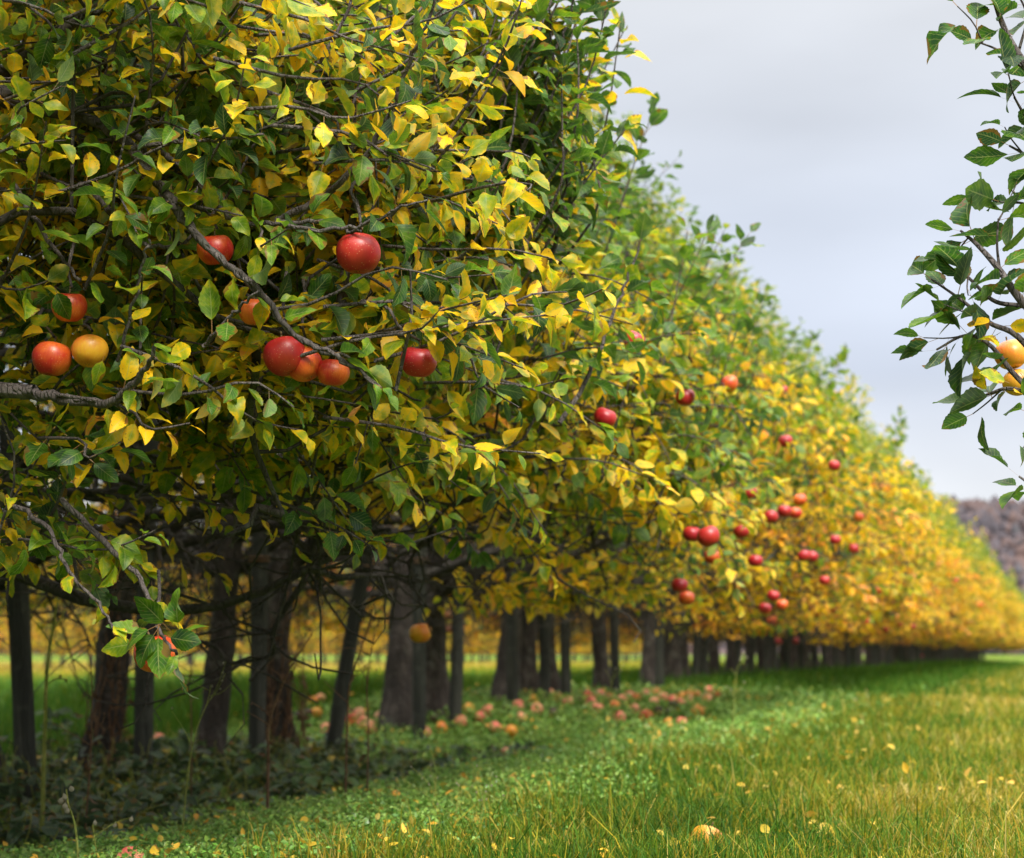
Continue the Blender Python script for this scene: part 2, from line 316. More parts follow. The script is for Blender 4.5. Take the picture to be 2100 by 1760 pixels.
def shoot_leaves(LV, P, size, tone, rng, step=.026, skip=.08, droop=.35, tipgreen=.0):
    """leaves in a spiral along a shoot polyline"""
    P = np.asarray(P); seg = np.linalg.norm(np.diff(P, axis=0), axis=1); cum = np.concatenate([[0], np.cumsum(seg)]); Lh = cum[-1]
    n = max(2, int((Lh*(1-skip))/step)); s_ = np.linspace(Lh*skip, Lh, n) + rng.normal(0, step*.2, n); s_ = np.clip(s_, 0, Lh)
    X = np.stack([np.interp(s_, cum, P[:, k]) for k in range(3)], 1)
    T = unit(np.stack([np.interp(np.clip(s_+.01, 0, Lh), cum, P[:, k]) - np.interp(np.clip(s_-.01, 0, Lh), cum, P[:, k]) for k in range(3)], 1))
    a = np.cumsum(np.full(n, 2.4)+rng.normal(0, .4, n))+rng.uniform(0, 6)
    A = unit(np.cross(T, np.array([.2, .1, 1.0])+.001)); B = np.cross(T, A)
    rad = A*np.cos(a)[:, None] + B*np.sin(a)[:, None]
    f = s_/Lh
    D = T*(.35+.6*f**3)[:, None] + rad*(.9-.4*f**3)[:, None] + rng.normal(0, .22, (n, 3)); D[:, 2] -= droop*rng.uniform(.2, 1.6, n)
    D = unit(D)
    Nn = T*.7 + np.array([0, 0, .9]) + rng.normal(0, .38, (n, 3))
    sz = size*rng.uniform(.7, 1.18, n)*(1-.35*np.clip(f-.85, 0, 1)/.15)
    tn = np.clip(tone + rng.normal(0, .09, n) - tipgreen*f, 0, 1)
    LV.add(X, D, Nn, sz, tn, rng.uniform(.2, .42, n))

# ------------------------------------------------------------------ apple tree generator
HULL_H = np.array([.50, .62, .8, 1.1, 1.65, 2.0, 2.5, 3.0, 3.6, 4.2, 4.55]); HULL_U = np.array([0, 2.0, 2.65, 2.93, 3.02, 2.66, 2.22, 1.78, 1.25, .66, .10])
ROW_X = -4.2
def hull(h): return np.interp(h, HULL_H, HULL_U)
def on_hull(px, py, off=.03):
    d = ray(px, py)
    for t in np.arange(2.0, 90, .02):
        p = CAM + d*t
        if p[0] <= ROW_X + hull(p[2]-float(gz(ROW_X, p[1]))) + off and p[2] < 4.5: return p
    return CAM + d*60
def grow_tree(seed, nshoot=640, ymax=.72, keep=None, floor=.0, lsz=1.0):
    """returns (trunk pieces, branch tubes, shoots) in tree space; x is across the row"""
    rng = np.random.default_rng(seed); TB = Tubes(); TT = Tubes(); LV = Leaves()
    lean = rng.normal(0, .12, 2)
    hh = np.linspace(0, 4.35, 14)
    trunk = np.stack([lean[0]*hh*.25+.05*np.sin(hh*1.4+seed), lean[1]*hh*.3+.05*np.cos(hh*1.7+seed), hh], 1); trunk -= trunk[0]*[1, 1, 0]
    trk_r = np.interp(hh, [0, .12, .35, 1.2, 2.4, 4.35], [.145, .108, .090, .078, .052, .012])*rng.uniform(.85, 1.12)
    tp = spline(trunk, 44); zz = tp[:, 2]
    trad = np.interp(zz, hh, trk_r)
    TK = Tubes(); cut = 30; TK.add(tp[:cut], trad[:cut], 14, .38, seed); TB.add(tp[cut-1:], trad[cut-1:], 8)
    def tr_at(h): return np.array([np.interp(h, tp[:, 2], tp[:, 0]), np.interp(h, tp[:, 2], tp[:, 1]), h])
    nodes = []; nodr = []
    def addpts(Q, r):
        nodes.append(Q); nodr.append(np.broadcast_to(r, (len(Q),)))
    nl = 24
    for i in range(nl):
        ht = .92 + 3.7*(i/(nl-1))**1.15 + rng.normal(0, .07)
        sgn = 1 if i % 2 else -1
        if rng.random() < .15: sgn = -sgn
        u = hull(ht)*rng.uniform(.55, .9); y = rng.uniform(-ymax, ymax)
        while keep is not None and u > .3 and not (keep(np.array([sgn*u, y, ht])) and keep(np.array([sgn*u*.75, y*.7, ht]))): u *= .85
        hs = max(.85, ht - rng.uniform(.25, .7)*min(1, u)) if ht < 3.9 else ht-.4
        a = tr_at(hs); b = np.array([sgn*u, y, ht])
        mid1 = a*.65+b*.35 + [0, 0, .10*u] + rng.normal(0, .09, 3); mid2 = a*.3+b*.7+[0, 0, .03*u] + rng.normal(0, .13, 3)
        Q = spline([a, mid1, mid2, b], 16)
        Q[2:] += np.cumsum(rng.normal(0, .011, (14, 3)), 0)
        r0 = (.014+.010*u)*rng.uniform(.8, 1.2)*(1 if ht < 3 else .6)
        TB.add(Q, np.linspace(r0, .006, 16), 7, .25, seed+i)
        addpts(Q[3:], np.linspace(r0, .006, 16)[3:])
    addpts(tp[28:], .01)
    def sample(n, lo=.3, hlo=.62, hhi=4.5):
        out_ = []
        while len(out_) < n:
            h = hlo + (hhi-hlo)*rng.random()**1.1
            um = hull(h); u = um*(lo+(1.0-lo)*rng.random()**.6)
            # the crown narrows along the row towards the top
            yw = ymax*(1-.5*(h/4.5))
            out_.append((rng.choice([-1, 1])*u, rng.uniform(-yw, yw), h))
        return np.array(out_)
    def connect(b, r0, r1, sag=.0, k=5):
        NP = np.concatenate(nodes); d = np.linalg.norm(NP-b, axis=1) + .5*np.maximum(0, abs(NP[:, 0])-abs(b[0])) + .4*np.maximum(0, NP[:, 2]-b[2])
        a = NP[np.argmin(d)]; D = np.linalg.norm(b-a)
        if D < .03: return a, None
        m = a*.62+b*.38 + rng.normal(0, .10*D, 3) + [0, 0, .12*D]; m2 = a*.28+b*.72 + rng.normal(0, .11*D, 3) + [0, 0, .05*D]
        n = max(4, min(14, int(D/.045)))
        Q = spline([a, m, m2, b], n); TB.add(Q, np.linspace(r0, r1, n), k)
        return a, Q
    for b in sample(95, .35):
        if keep is not None and not keep(b): continue
        a, Q = connect(b, .011, .0045, k=6)
        if Q is not None: addpts(Q[1:], .005)
    # drooping dead limbs below the crown
    for k in range(9):
        a = tr_at(rng.uniform(.85, 1.3)); az = rng.uniform(0, 6.28); R_ = rng.uniform(.5, 1.1); d = np.array([math.cos(az)*R_, math.sin(az)*R_*.8, 0])
        Q = spline([a, a+d*.35+[0, 0, rng.uniform(-.02, .12)], a+d*.7+[0, 0, rng.uniform(-.2, .05)], a+d+[0, 0, rng.uniform(-.5, -.1)]], 14)
        Q[2:-1] += rng.normal(0, .008, (11, 3)); TB.add(Q, np.linspace(.013, .003, 14), 6); addpts(Q[5:], .02)
    # bare crooked twigs in the dark underside of the crown
    for _ in range(1000):
        NP = np.concatenate(nodes); a = NP[rng.integers(len(NP))]
        if a[2] > 1.45 and rng.random() < .9: continue
        d = unit(rng.normal(0, 1, 3)*[1, 1, .6]); Ln = rng.uniform(.15, .45)
        b = a + d*Ln; b[2] = max(b[2], .5)
        if keep is not None and not keep(b): continue
        TB.add(spline([a, (a+b)/2+rng.normal(0, .05, 3), b, b+rng.normal(0, .07, 3)], 6), np.linspace(.0045, .0018, 6), 4)
    B = sample(nshoot, .42)
    for b in B:
        outer = abs(b[0])/max(hull(b[2]), .1)
        if b[2] < 1.45 and abs(b[0]) < .68*hull(b[2]) and rng.random() < .93: continue
        if b[2] < floor: continue
        if keep is not None and not keep(b): continue
        a, Q = connect(b, .0042, .0032, k=4)
        if Q is not None and len(Q) > 4: addpts(Q[2::2], .003)
        s_ = np.sign(b[0]); sprout = (rng.random() < (.25 + .5*(b[2] > 2.2)*(outer > .6)))
        if sprout: d = np.array([s_*.35, 0, 1.0]) + rng.normal(0, .22, 3); Ln = rng.uniform(.22, .5); dr = .0
        else: d = np.array([s_*.8, 0, .05]) + rng.normal(0, .45, 3); Ln = rng.uniform(.15, .38); dr = .3
        if b[2] < .95: d[2] = abs(d[2])*.4+.0; Ln *= .7; dr = .15
        d = unit(d); e = b + d*Ln; e[2] -= dr*Ln*.6
        P = spline([b, b+d*Ln*.5, e], 6)
        if keep is not None and not keep(e): continue
        TT.add(P, np.linspace(.0034, .0016, 6), 4)
        if sprout: tone = rng.normal(.26, .09)+(.12 if b[2] < 1.6 else 0)
        else: pg = .26 if b[2] < 1.3 else (.36 if b[2] < 1.8 else .56); tone = rng.choice([rng.normal(.30, .08), rng.normal(.50, .06), rng.normal(.68, .08)], p=[pg-.06, .20, .86-pg]) if outer > .7 else rng.normal(.66, .1)
        shoot_leaves(LV, P, lsz*rng.uniform(.062, .086), tone, rng, step=(.025 if sprout else .021)*lsz, tipgreen=.12)
    # long water sprouts that stand above the skin of the crown
    yc = rng.uniform(-ymax*.5, ymax*.5)
    for k in range(26):
        h = rng.uniform(1.3, 3.6); s_ = 1 if k % 2 else -1
        b = np.array([s_*hull(h)*rng.uniform(.84, .99), yc+rng.normal(0, .22), h]); d = unit(np.array([s_*rng.uniform(.1, .5), rng.normal(0, .12), 1.0])); Ln = rng.uniform(.28, .68)
        e = b+d*Ln
        if keep is not None and not (keep(b) and keep(e)): continue
        connect(b, .0045, .0036, k=5)
        P = spline([b, b+d*Ln*.5+rng.normal(0, .012, 3), e], 9); TT.add(P, np.linspace(.0038, .0016, 9), 5)
        shoot_leaves(LV, P, rng.uniform(.07, .092), rng.normal(.22, .07), rng, step=.021, tipgreen=.06, droop=.2)
    # spur rosettes hold the yellowest leaves
    NP = np.concatenate(nodes); NR = np.concatenate(nodr); sel = NP[(abs(NP[:, 0]) > .3*hull(NP[:, 2])) & (NR < .012)]
    for a in sel[rng.integers(0, len(sel), 560 if floor == 0 else 1000)]:
        if a[2] < 1.45 and abs(a[0]) < .68*hull(a[2]) and rng.random() < .9: continue
        if a[2] < floor or (keep is not None and not keep(a)): continue
        n = rng.integers(4, 8); az = np.arange(n)*6.28/n+rng.normal(0, .4, n)
        D = np.stack([np.cos(az), np.sin(az), rng.uniform(-.6, .6, n)], 1)
        LV.add(np.repeat(a[None], n, 0), D, np.array([0, 0, 1.]) + rng.normal(0, .4, (n, 3)), rng.uniform(.05, .08, n), np.clip(rng.normal(.66, .10)+rng.normal(0, .06, n), 0, 1), rng.uniform(.3, .6, n))
    return TK, TB, TT, LV

NVAR = 7
VAR = []
for v in range(NVAR):
    TK, TB, TT, LV = grow_tree(100+v)
    VAR.append((TK.mesh('trunk', M_bark), TB.mesh('branches', M_branch, TT, M_twig), LV.mesh('crown', M_leaf, K=6, rng=np.random.default_rng(v))))
def build_tree(pos, v, flip, label, group, yellow, scale=(1, 1, 1), name='apple_tree', meshes=None):
    pos = np.array(pos, float); pos[2] = float(gz(pos[0], pos[1]))
    t = empty(name, pos, math.pi if flip else 0, label, 'apple tree', group)
    t.scale = scale
    tk, tb, lf = meshes or VAR[v]
    link('trunk', tk, t); b_ = link('branches', tb, t)
    c = link('crown', lf, t); c['yellow'] = float(yellow)
    if meshes is None and pos[2] < 0: b_.location.z = c.location.z = -pos[2]*1.15+.05     # trees in the dip have longer stems
    return t
def solve_y(px, lat=ROW_X, h=.2):
    """distance down the row where a point of the row line shows at pixel column px"""
    best = min(np.arange(1.0, 120, .02), key=lambda Y: abs(project(np.array([lat, Y, h]))[0]-px)); return float(best)

trunk_px = [235, 450, 578, 815, 893, 1022, 1090, 1142, 1225, 1325]
ys = [solve_y(p) for p in trunk_px]
ys = [ys[0]-5.2, ys[0]-4.1, ys[0]-3.1, ys[0]-2.1, ys[0]-1.0] + ys
n_front = len(ys)
while ys[-1] < 88: ys.append(ys[-1] + random.uniform(.85, 1.35))
LAB = ['apple tree standing nearest to the camera, its big branches crossing the top left corner',
 'close apple tree whose long branch carries the sharp red apples', 'close apple tree just behind the sharp apple branch at left',
 'apple tree with its trunk just outside the left edge of the picture', 'apple tree at the left edge beside the pale leaning stake',
 'apple tree with the flared grey trunk wrapped in dried vine, leftmost full trunk', 'apple tree with the dark straight trunk between the two vine-wrapped trunks',
 'apple tree with dried vine on its trunk directly beside a dark stake', 'apple tree with the thick spotted trunk, right of the leaning stake',
 'apple tree with the slim trunk just behind the thick spotted one', 'apple tree with the pale grey trunk flaring into the fallen apples',
 'apple tree with the brown trunk leaning right, right of the pale grey one', 'apple tree with the thin dark trunk above the heap of fallen apples',
 'apple tree with the leaning trunk left of the slanted dark stake', 'apple tree with the broad upright trunk where the trunks begin to crowd']
for i, Y in enumerate(ys):
    v = i % NVAR; flip = (i//NVAR) % 2 == 1
    # some stretches of the row have turned further than others
    yel = .05*math.sin(i*1.7)
    yel += .04+.17*min(1, max(0, (Y-7.5)/6)) + (.06 if 15 < Y < 28 else 0) + random.uniform(-.05, .07)
    s = random.uniform(.90, 1.05) - .015*min(1, max(0, (Y-9)/4))
    lab = LAB[i] if i < len(LAB) else ('yellowing apple tree in the middle of the receding row' if Y < 34 else 'small blurred golden apple tree at the far end of the row')
    if i < 5: continue          # the nearest five are built below, clear of the lens
    build_tree((ROW_X+random.uniform(-.07, .07), Y, 0), v, flip, lab, 'apple trees of the long row' if i < len(LAB) or Y < 34 else 'far apple trees of the long row', yel, (s, 1, s*random.uniform(.90, 1.06)))
NEAR_Y = ys[:5]

# ---- the nearest trees: grown for themselves so that no twig stands before the lens
def make_keep(Y0):
    def keep(b):
        p = np.array([ROW_X+b[0], Y0+b[1], b[2]+float(gz(ROW_X, Y0))]); q = p-CAM; d = q@FW
        if d < .3: return abs(q[0]) > 1.0
        x, y, d = project(p)
        if -150 < x < 2300 and -150 < y < 1900: return d > 3.25
        return d > 1.0
    return keep
near = [(735,520,46,'r','large deep red apple hanging alone, highest and sharpest of the branch'),
 (441,512,38,'o','red and orange apple crossed by a twig, upper left of the branch'),
 (585,731,45,'r','deep red apple in front of two others in the low cluster'),
 (624,748,38,'o','orange-red apple half hidden behind the front apple of the cluster'),
 (683,764,34,'o','orange apple with a green leaf across it, right end of the cluster'),
 (858,742,38,'r','round crimson apple hanging alone right of the cluster'),
 (142,630,36,'o','orange apple behind a mottled leaf, uppermost of three at left'),
 (106,736,40,'o','orange apple low at the left edge, leftmost of three'),
 (184,720,37,'y','yellow-orange apple touching leaves, right of the left trio'),
 (522,640,32,'o','orange apple mostly hidden behind leaves above the cluster'),
 (318,1340,44,'o','orange-red apple hidden behind green leaves on the lowest hanging shoot')]
def near_depth(r): return 3.22 if r == 44 else min(max(3500*.041/r, 3.0), 3.2)
CULL = [(x, y, r, near_depth(r), .08 if i in (0, 2, 5) else (.75 if i == 10 else .6)) for i, (x, y, r, m, lab) in enumerate(near)] + [(862,1298,23,6.2,.1), (1452,1100,24,5.9,.0)]
def cull(LV, off, rng=np.random.default_rng(8)):
    """thin the leaves that hang right in front of the near apples"""
    out_ = []
    for (P, D, Nn, S, T, ST) in LV.a:
        k = np.ones(len(P), bool)
        for fr in (.3, .75, 1.2):
            Q = P+off+D*(S*fr)[:, None]; x, y, d = project(Q)
            for ax, ay, ar, ad, pr in CULL:
                k &= ~((np.hypot(x-ax, y-ay) < ar+22) & (d < ad+.03) & (rng.random(len(P)) > pr))
        if k.any(): out_.append((P[k], D[k], Nn[k], S[k], T[k], ST[k]))
    LV.a = out_
HB = Tubes(); HT = Tubes(); HL = Leaves()          # the branch with the sharp apples, joined to the second tree
hr = np.random.default_rng(55)
def z1(pts, d): return [at(x/1.981*.9924, y/1.981*.9924, dd) for (x, y), dd in zip(pts, np.linspace(d[0], d[1], len(pts)))]
def z2w(pts, d): return [at((1060+x/1.991)*.9924, y/1.991*.9924, dd) for (x, y), dd in zip(pts, np.linspace(d[0], d[1], len(pts)))]
def hero(P, r0, r1, leafstart=0, tone=.35, size=.066, step=.04, n=None, tip=.1, twig=True, droop=.35):
    n = n or max(10, 5*len(P)); Q = spline(P, n)
    Q[1:-1] += hr.normal(0, .0025, (n-2, 3))
    (HT if twig else HB).add(Q, np.linspace(r0, r1, n), 8)
    if leafstart < 1:
        k = int(leafstart*n); shoot_leaves(HL, Q[k:], size, tone, hr, step=step, tipgreen=tip, droop=droop)
    return Q
TREE_B = np.array([ROW_X, NEAR_Y[1], 1.25])
B1 = z1([(-150,400),(0,415),(220,455),(430,520),(540,610),(600,700),(680,790),(760,910),(900,1060),(1060,1190),(1190,1360),(1400,1470),(1560,1590)], (3.35,3.02))
B2 = z1([(500,520),(640,610),(760,700),(860,800),(960,905),(1130,915),(1270,905),(1400,940),(1480,950)], (3.3,3.08))
B5 = z1([(1130,915),(1300,935),(1490,915),(1620,855),(1750,820)], (3.12,3.02))
B3 = z1([(540,610),(720,580),(900,575),(1080,550)], (3.2,3.08))
B4 = z1([(1130,905),(1260,840),(1400,750),(1520,610),(1590,480),(1620,400),(1670,270),(1720,150),(1780,0),(1800,-120)], (3.3,3.12))
B6 = z1([(-200,1600),(0,1610),(200,1625),(420,1655),(520,1600),(600,1500),(640,1400)], (3.25,3.0))
B7 = z1([(-300,480),(60,270),(340,60),(420,-40)], (3.7,3.5))
B7b = z1([(250,650),(420,420),(520,280),(690,60),(760,-60)], (3.6,3.4))
B7c = z1([(150,480),(260,330),(420,280),(560,120),(560,-80)], (3.8,3.6))
B9 = z1([(60,760),(200,980),(330,1150)], (3.3,3.2))
B9b = z1([(330,760),(420,830),(500,920),(550,1000),(700,1010)], (3.3,3.2))
B10 = z1([(480,1480),(540,1280),(580,1100),(610,980)], (3.1,3.0))
B11 = z1([(830,1420),(900,1340),(980,1260),(1060,1190)], (3.15,3.05))
def z3(pts, d): return [at(x/1.971*.9924, (880+y/1.971)*.9924, dd) for (x, y), dd in zip(pts, np.linspace(d[0], d[1], len(pts)))]
B8 = z3([(250,300),(440,490),(560,610),(620,760),(660,850),(720,930)], (3.2,3.0))
B8b = z3([(60,330),(200,420),(260,560),(400,720),(460,830)], (3.2,3.05))
hero([TREE_B, TREE_B*.5+B1[0]*.5+np.array([0,0,.15])]+B1, .0150, .0030, .45, .42, step=.03, twig=False)
hero(B1[3:], .0105, .0026, .55, .45, step=.034)
hero(B2, .0075, .0028, .35, .36, step=.036); hero(B5, .0045, .0018, .2, .22, step=.024)
hero(B3, .0052, .002, .15, .12, step=.03, tip=0); hero(B4, .0075, .0022, .22, .18, .074, step=.032)
hero([TREE_B+np.array([0,0,-.2])]+B6, .016, .003, .55, .6, step=.03)
for b in (B7, B7b, B7c): hero(b, .017, .008, .8, .6, twig=False)
hero(B9, .006, .003, .2, .5); hero(B9b, .008, .0035, .3, .4); hero(B10, .0035, .002, .2, .5); hero(B11, .004, .0025, .1, .4)
for i, (x, y, r, m, lab) in enumerate(near):
    dep = near_depth(r); a = at(x, y, dep)+np.array([.004, 0, r*dep/3500*1.12]); d_ = unit(np.array([-.5, .3, .75])+hr.normal(0, .25, 3)); q = spline([a, a+d_*.05, a+d_*.10+hr.normal(0, .012, 3), a+d_*.16+[0, .05, 0]], 9)
    HT.add(q, np.linspace(.0026, .0038, 9), 6); n = 4 if i < 10 else 2; az = hr.uniform(0, 6.28, n)
    HL.add(np.repeat(q[1][None], n, 0), np.stack([np.cos(az), np.sin(az)*.6+.2, hr.uniform(-.1, .7, n)], 1), np.array([0, -.3, 1.])+hr.normal(0, .3, (n, 3)), hr.uniform(.045, .065, n), np.clip(hr.normal(.62, .18, n), 0, 1), .35)
for i, dx, dy, tx, ty, tn, sz in ((1,30,-30,-.1,-.9,.18,.05), (1,-34,-20,.3,-.6,.7,.05), (4,-30,-6,1,-.25,.2,.055), (3,20,-40,.3,-.6,.72,.05), (6,26,-48,-.15,-1,.55,.07), (6,-30,-40,.3,-.7,.3,.06), (7,24,-36,.2,-1,.45,.06), (7,-50,-30,.6,-.5,.35,.065),
  (10,-8,-30,.25,-1,.2,.07), (10,22,-34,.1,-1,.3,.06), (10,-30,-20,-1,-.1,.45,.07), (8,-30,-42,.2,-.9,.6,.06), (8,30,10,-.3,-.8,.5,.05), (9,-30,-34,.6,-.5,.2,.06), (9,24,-38,-.2,-1,.62,.06), (9,0,10,.5,-.4,.68,.06), (5,10,-50,.3,-.3,.72,.055), (2,-10,-52,-.6,.3,.66,.055)):
    x, y, r, m, lab = near[i]; dep = near_depth(r)-.05; a = at(x+dx, y+dy, dep)
    HL.add(a[None], (RT*tx+np.array([0, 0, ty])+FW*.1)[None], (-FW+np.array([0, 0, .5])+hr.normal(0, .2, 3))[None], np.array([sz]), np.array([tn]), .2)
B12 = z2w([(190,1740),(330,1500),(420,1260),(480,1130),(550,930)], (4.1, 4.3)); B13 = z2w([(20,700),(60,560),(130,380),(170,230),(230,80),(250,-40)], (4.0, 4.0)); B14 = z2w([(150,1080),(220,870),(280,700),(270,500)], (4.1, 4.1))
for b in (B12, B13, B14): hero(b, .0062, .0022, .15, .2, .085, step=.03)
hero(B8, .0062, .0028, .1, .52, step=.06); hero(B8b, .0052, .0022, .35, .6, step=.05)
# cluster of leaves over the lowest apples
for c, n, tn, sz in ((B8[-2], 9, .22, .075), (B8[-1]+np.array([0,0,.010]), 4, .22, .070), (B3[2], 4, .05, .06), (B2[6], 5, .2, .06)):
    az = np.arange(n)*6.28/n; D = np.stack([np.cos(az)*.9, -.25+0*az, np.sin(az)*.8-.15], 1)
    HL.add(np.repeat(np.array(c)[None], n, 0)+hr.normal(0, .012, (n, 3)), D, np.array([.1, -.8, .6])+hr.normal(0, .3, (n, 3)), hr.uniform(.8, 1.1, n)*sz, np.clip(hr.normal(tn, .1, n), 0, 1), .35)
# dark blue-green leaves beside the left sharp apple and short side shoots filling the outer skin
for _ in range(520):
    px = hr.uniform(-60, 1010); py = hr.uniform(-60, 880 if px > 250 else 1130)
    if px > 700 and py < 120+0*px: pass
    d = hr.uniform(3.1, 3.75) if _ < 215 else hr.uniform(3.6, 4.6)
    if _ >= 215: px = hr.uniform(-60, 800)
    a = at(px, py, d); up = hr.random() < .35
    dr_ = unit(np.array([.55, -.1, .9]) if up else np.array([.9, -.15, -.1])) + hr.normal(0, .35, 3)
    Lg = hr.uniform(.12, .34); b = a + unit(dr_)*Lg
    x2, y2, d2 = project(b)
    if any(min(math.hypot(X_-ax, Y_-ay) for X_, Y_ in ((x2, y2), ((x2+px)/2, (y2+py)/2), (px, py), (px*.75+x2*.25, py*.75+y2*.25), (px*.25+x2*.75, py*.25+y2*.75))) < ar+26 for ax, ay, ar, ad, pr in CULL) and d < 3.5: continue
    if d2 < 2.95 or (x2 > 1130 and y2 < 520): continue
    P = spline([a-unit(dr_)*.12-np.array([.03, 0, 0]), a, (a+b)/2+hr.normal(0, .022, 3), b], 8)
    HT.add(P, np.linspace(.004, .0016, 8), 5)
    low = py > 750
    tn = hr.choice([hr.normal(.24, .08), hr.normal(.50, .06), hr.normal(.68, .08)], p=[.30, .20, .50]); tn = tn+.04*(px < 400)
    shoot_leaves(HL, P, hr.uniform(.050, .074), tn, hr, step=.023, tipgreen=.08)
for _ in range(75):        # green upright shoots where the near crown meets the sky
    py = hr.uniform(-60, 420); px = hr.uniform(860, 1130+.34*py); d = hr.uniform(3.8, 4.7); a = at(px, py+70, d); Lg = hr.uniform(.2, .38)
    b = a + unit(np.array([.18, 0, 1.])+hr.normal(0, .2, 3))*Lg; P = spline([a-np.array([.12, -.05, .14]), a, (a+b)/2+hr.normal(0, .015, 3), b], 9)
    HT.add(P, np.linspace(.0042, .0016, 9), 5); shoot_leaves(HL, P, hr.uniform(.066, .086), hr.choice([hr.normal(.24, .07), hr.normal(.6, .08)], p=[.72, .28]), hr, step=.023, tipgreen=.06, droop=.25)
cull(HL, np.zeros(3))
for i, Y in enumerate(NEAR_Y):
    TK, TB, TT, LV = grow_tree(300+i, 1250, keep=make_keep(Y), floor=1.12, lsz=.94); cull(LV, np.array([ROW_X, Y, float(gz(ROW_X, Y))]))
    off = np.array([ROW_X, Y, float(gz(ROW_X, Y))])
    if i == 1:
        for src, dst in ((HB, TB), (HT, TT)):
            for V, F in zip(src.V, src.F): pass
            dst.V.append(np.concatenate(src.V)-off); dst.F.append(np.concatenate(src.F)+dst.n); dst.n += src.n
        LV2 = HL; LV2.a = [(P-off, D, Nn, S, T, ST) for (P, D, Nn, S, T, ST) in HL.a]
        me_h = LV2.mesh('sharp_leaves', M_leaf, K=14, cross=5, rng=np.random.default_rng(900))
    t = build_tree(off, 0, False, LAB[i], 'apple trees of the long row', .02, meshes=(TK.mesh('trunk', M_bark), TB.mesh('branches', M_branch, TT, M_twig), LV.mesh('crown', M_leaf, K=8, ratio=.64, bend=.85, rng=np.random.default_rng(40+i))))
    if i == 1:
        c = link('fruiting_branch_leaves', me_h, t); c['yellow'] = -.03
        c['label'] = 'sharp green and yellow leaves on the branch with the red apples'

# ---- rows beyond
for (lat, y0, y1, stp, lab) in ((-23, 30, 96, 1.5, 'distant golden apple tree of the row seen between the trunks'), (-29.5, 40, 120, 2.1, 'distant apple tree of the farthest row seen between the trunks')):
    Y = y0; k = 0
    while Y < y1:
        build_tree((lat+random.uniform(-.2, .2), Y, 0), random.randrange(NVAR), random.random() < .5, lab, lab.split(' of ')[0]+'s '+('of the next row' if lat > -25 else 'of the farthest row'), .10+random.uniform(0, .16), (.62, .9, .72))
        Y += stp*random.uniform(.8, 1.2)

# ---- tree beyond the right edge, only its branch tips reach into the picture
RX = 2.75; RY = 3.6
def keep_r(b):
    x, y, d = project(np.array([RX+b[0], RY+b[1], b[2]]))
    if d < .4: return True
    if d < 2.4 and -200 < x < 2400: return False
    return x > 2230 or d < 0 or y < -150
TK, TB, TT, LV = grow_tree(777, 420, .8, keep=keep_r)
# prune the limbs that would cross the frame
rr_ = np.random.default_rng(21)
off = np.array([RX, RY, 0])
TB = Tubes(); T0 = np.array([0, 0, 0.])
RB = Tubes(); RS = Tubes(); RL = Leaves()
for k in range(9):
    h0 = 1.0+k*.35; a = np.array([.02, 0, h0]); az = rr_.uniform(-1.2, 1.2)
    b = a + np.array([1.5*math.cos(az), 1.5*math.sin(az), .5]); RB.add(spline([a, (a+b)/2+[0,0,.15], b], 10)+0, np.linspace(.03, .008, 10), 7)
trunk_pts = np.stack([np.zeros(12), np.zeros(12), np.linspace(1.9, 4.4, 12)], 1); RB.add(trunk_pts, np.linspace(.07, .02, 12), 9)
def z2(pts, d): return [at((1060+x/1.991)*.9924, y/1.991*.9924, dd)-off for (x, y), dd in zip(pts, np.linspace(d[0], d[1], len(pts)))]
def rbranch(pts, d, r0, r1, lf, tone, step=.03, n=20, size=.082, root=None):
    P = z2(pts, d)
    if root is not None: P = [np.array([.0, 0, root]), np.array(P[0])*.5+np.array([0, 0, root])*.5+np.array([0, 0, .1])] + P
    Q = spline(P, n); RS.add(Q, np.linspace(r0, r1, n), 7)
    for k in range(1 if lf < 1 else 0):
        i = rr_.integers(int(lf*n), n-1); d_ = unit(unit(Q[i+1]-Q[i-1])+rr_.normal(0, .6, 3)); q = spline([Q[i], Q[i]+d_*.04+rr_.normal(0, .004, 3), Q[i]+d_*rr_.uniform(.05, .10)], 6)
        RS.add(q, np.linspace(.0018, .0011, 6), 5); shoot_leaves(RL, q, size*.92, tone, rr_, step=.017, tipgreen=.0, droop=.25)
    if lf < 1: shoot_leaves(RL, Q[int(lf*n):], size, tone, rr_, step=step*.64, tipgreen=.03, droop=.25)
    return Q
rbranch([(2500,1700),(2250,1380),(2100,1250),(1990,1100),(1910,1010),(1840,950)], (3.0,3.15), .016, .0022, .5, .16, .03, 30, root=1.5)
rbranch([(2100,1260),(1980,1240),(1890,1160),(1800,1070)], (3.1,3.15), .005, .002, .25, .14, .028)
rbranch([(2250,1600),(2080,1390),(1960,1330),(1850,1240),(1720,1150)], (3.05,3.15), .007, .0018, .35, .17, .028)
rbranch([(2300,1620),(2140,1600),(2060,1540),(1960,1420),(1860,1380),(1740,1440)], (3.05,3.12), .007, .002, .4, .17, .03)
rbranch([(2300,1760),(2160,1640),(2040,1600),(1960,1620),(1880,1650)], (3.05,3.12), .006, .0016, .45, .16, .04)
rbranch([(2000,1110),(1990,1010),(1995,900)], (3.12,3.12), .003, .0016, .3, .13, .03)
rbranch([(2500,700),(2230,430),(2100,260),(2020,120),(1960,-60)], (3.1,3.2), .014, .004, .45, .14, .03, 24, root=2.4)
rbranch([(2110,290),(2000,210),(1900,170)], (3.15,3.15), .003, .0015, .3, .16, .035)
rbranch([(2080,210),(2110,60),(2040,-80)], (3.2,3.2), .003, .0015, .2, .18, .03)
rbranch([(2400,800),(2200,560),(2110,480),(2060,400)], (3.15,3.15), .005, .002, .4, .15, .026)
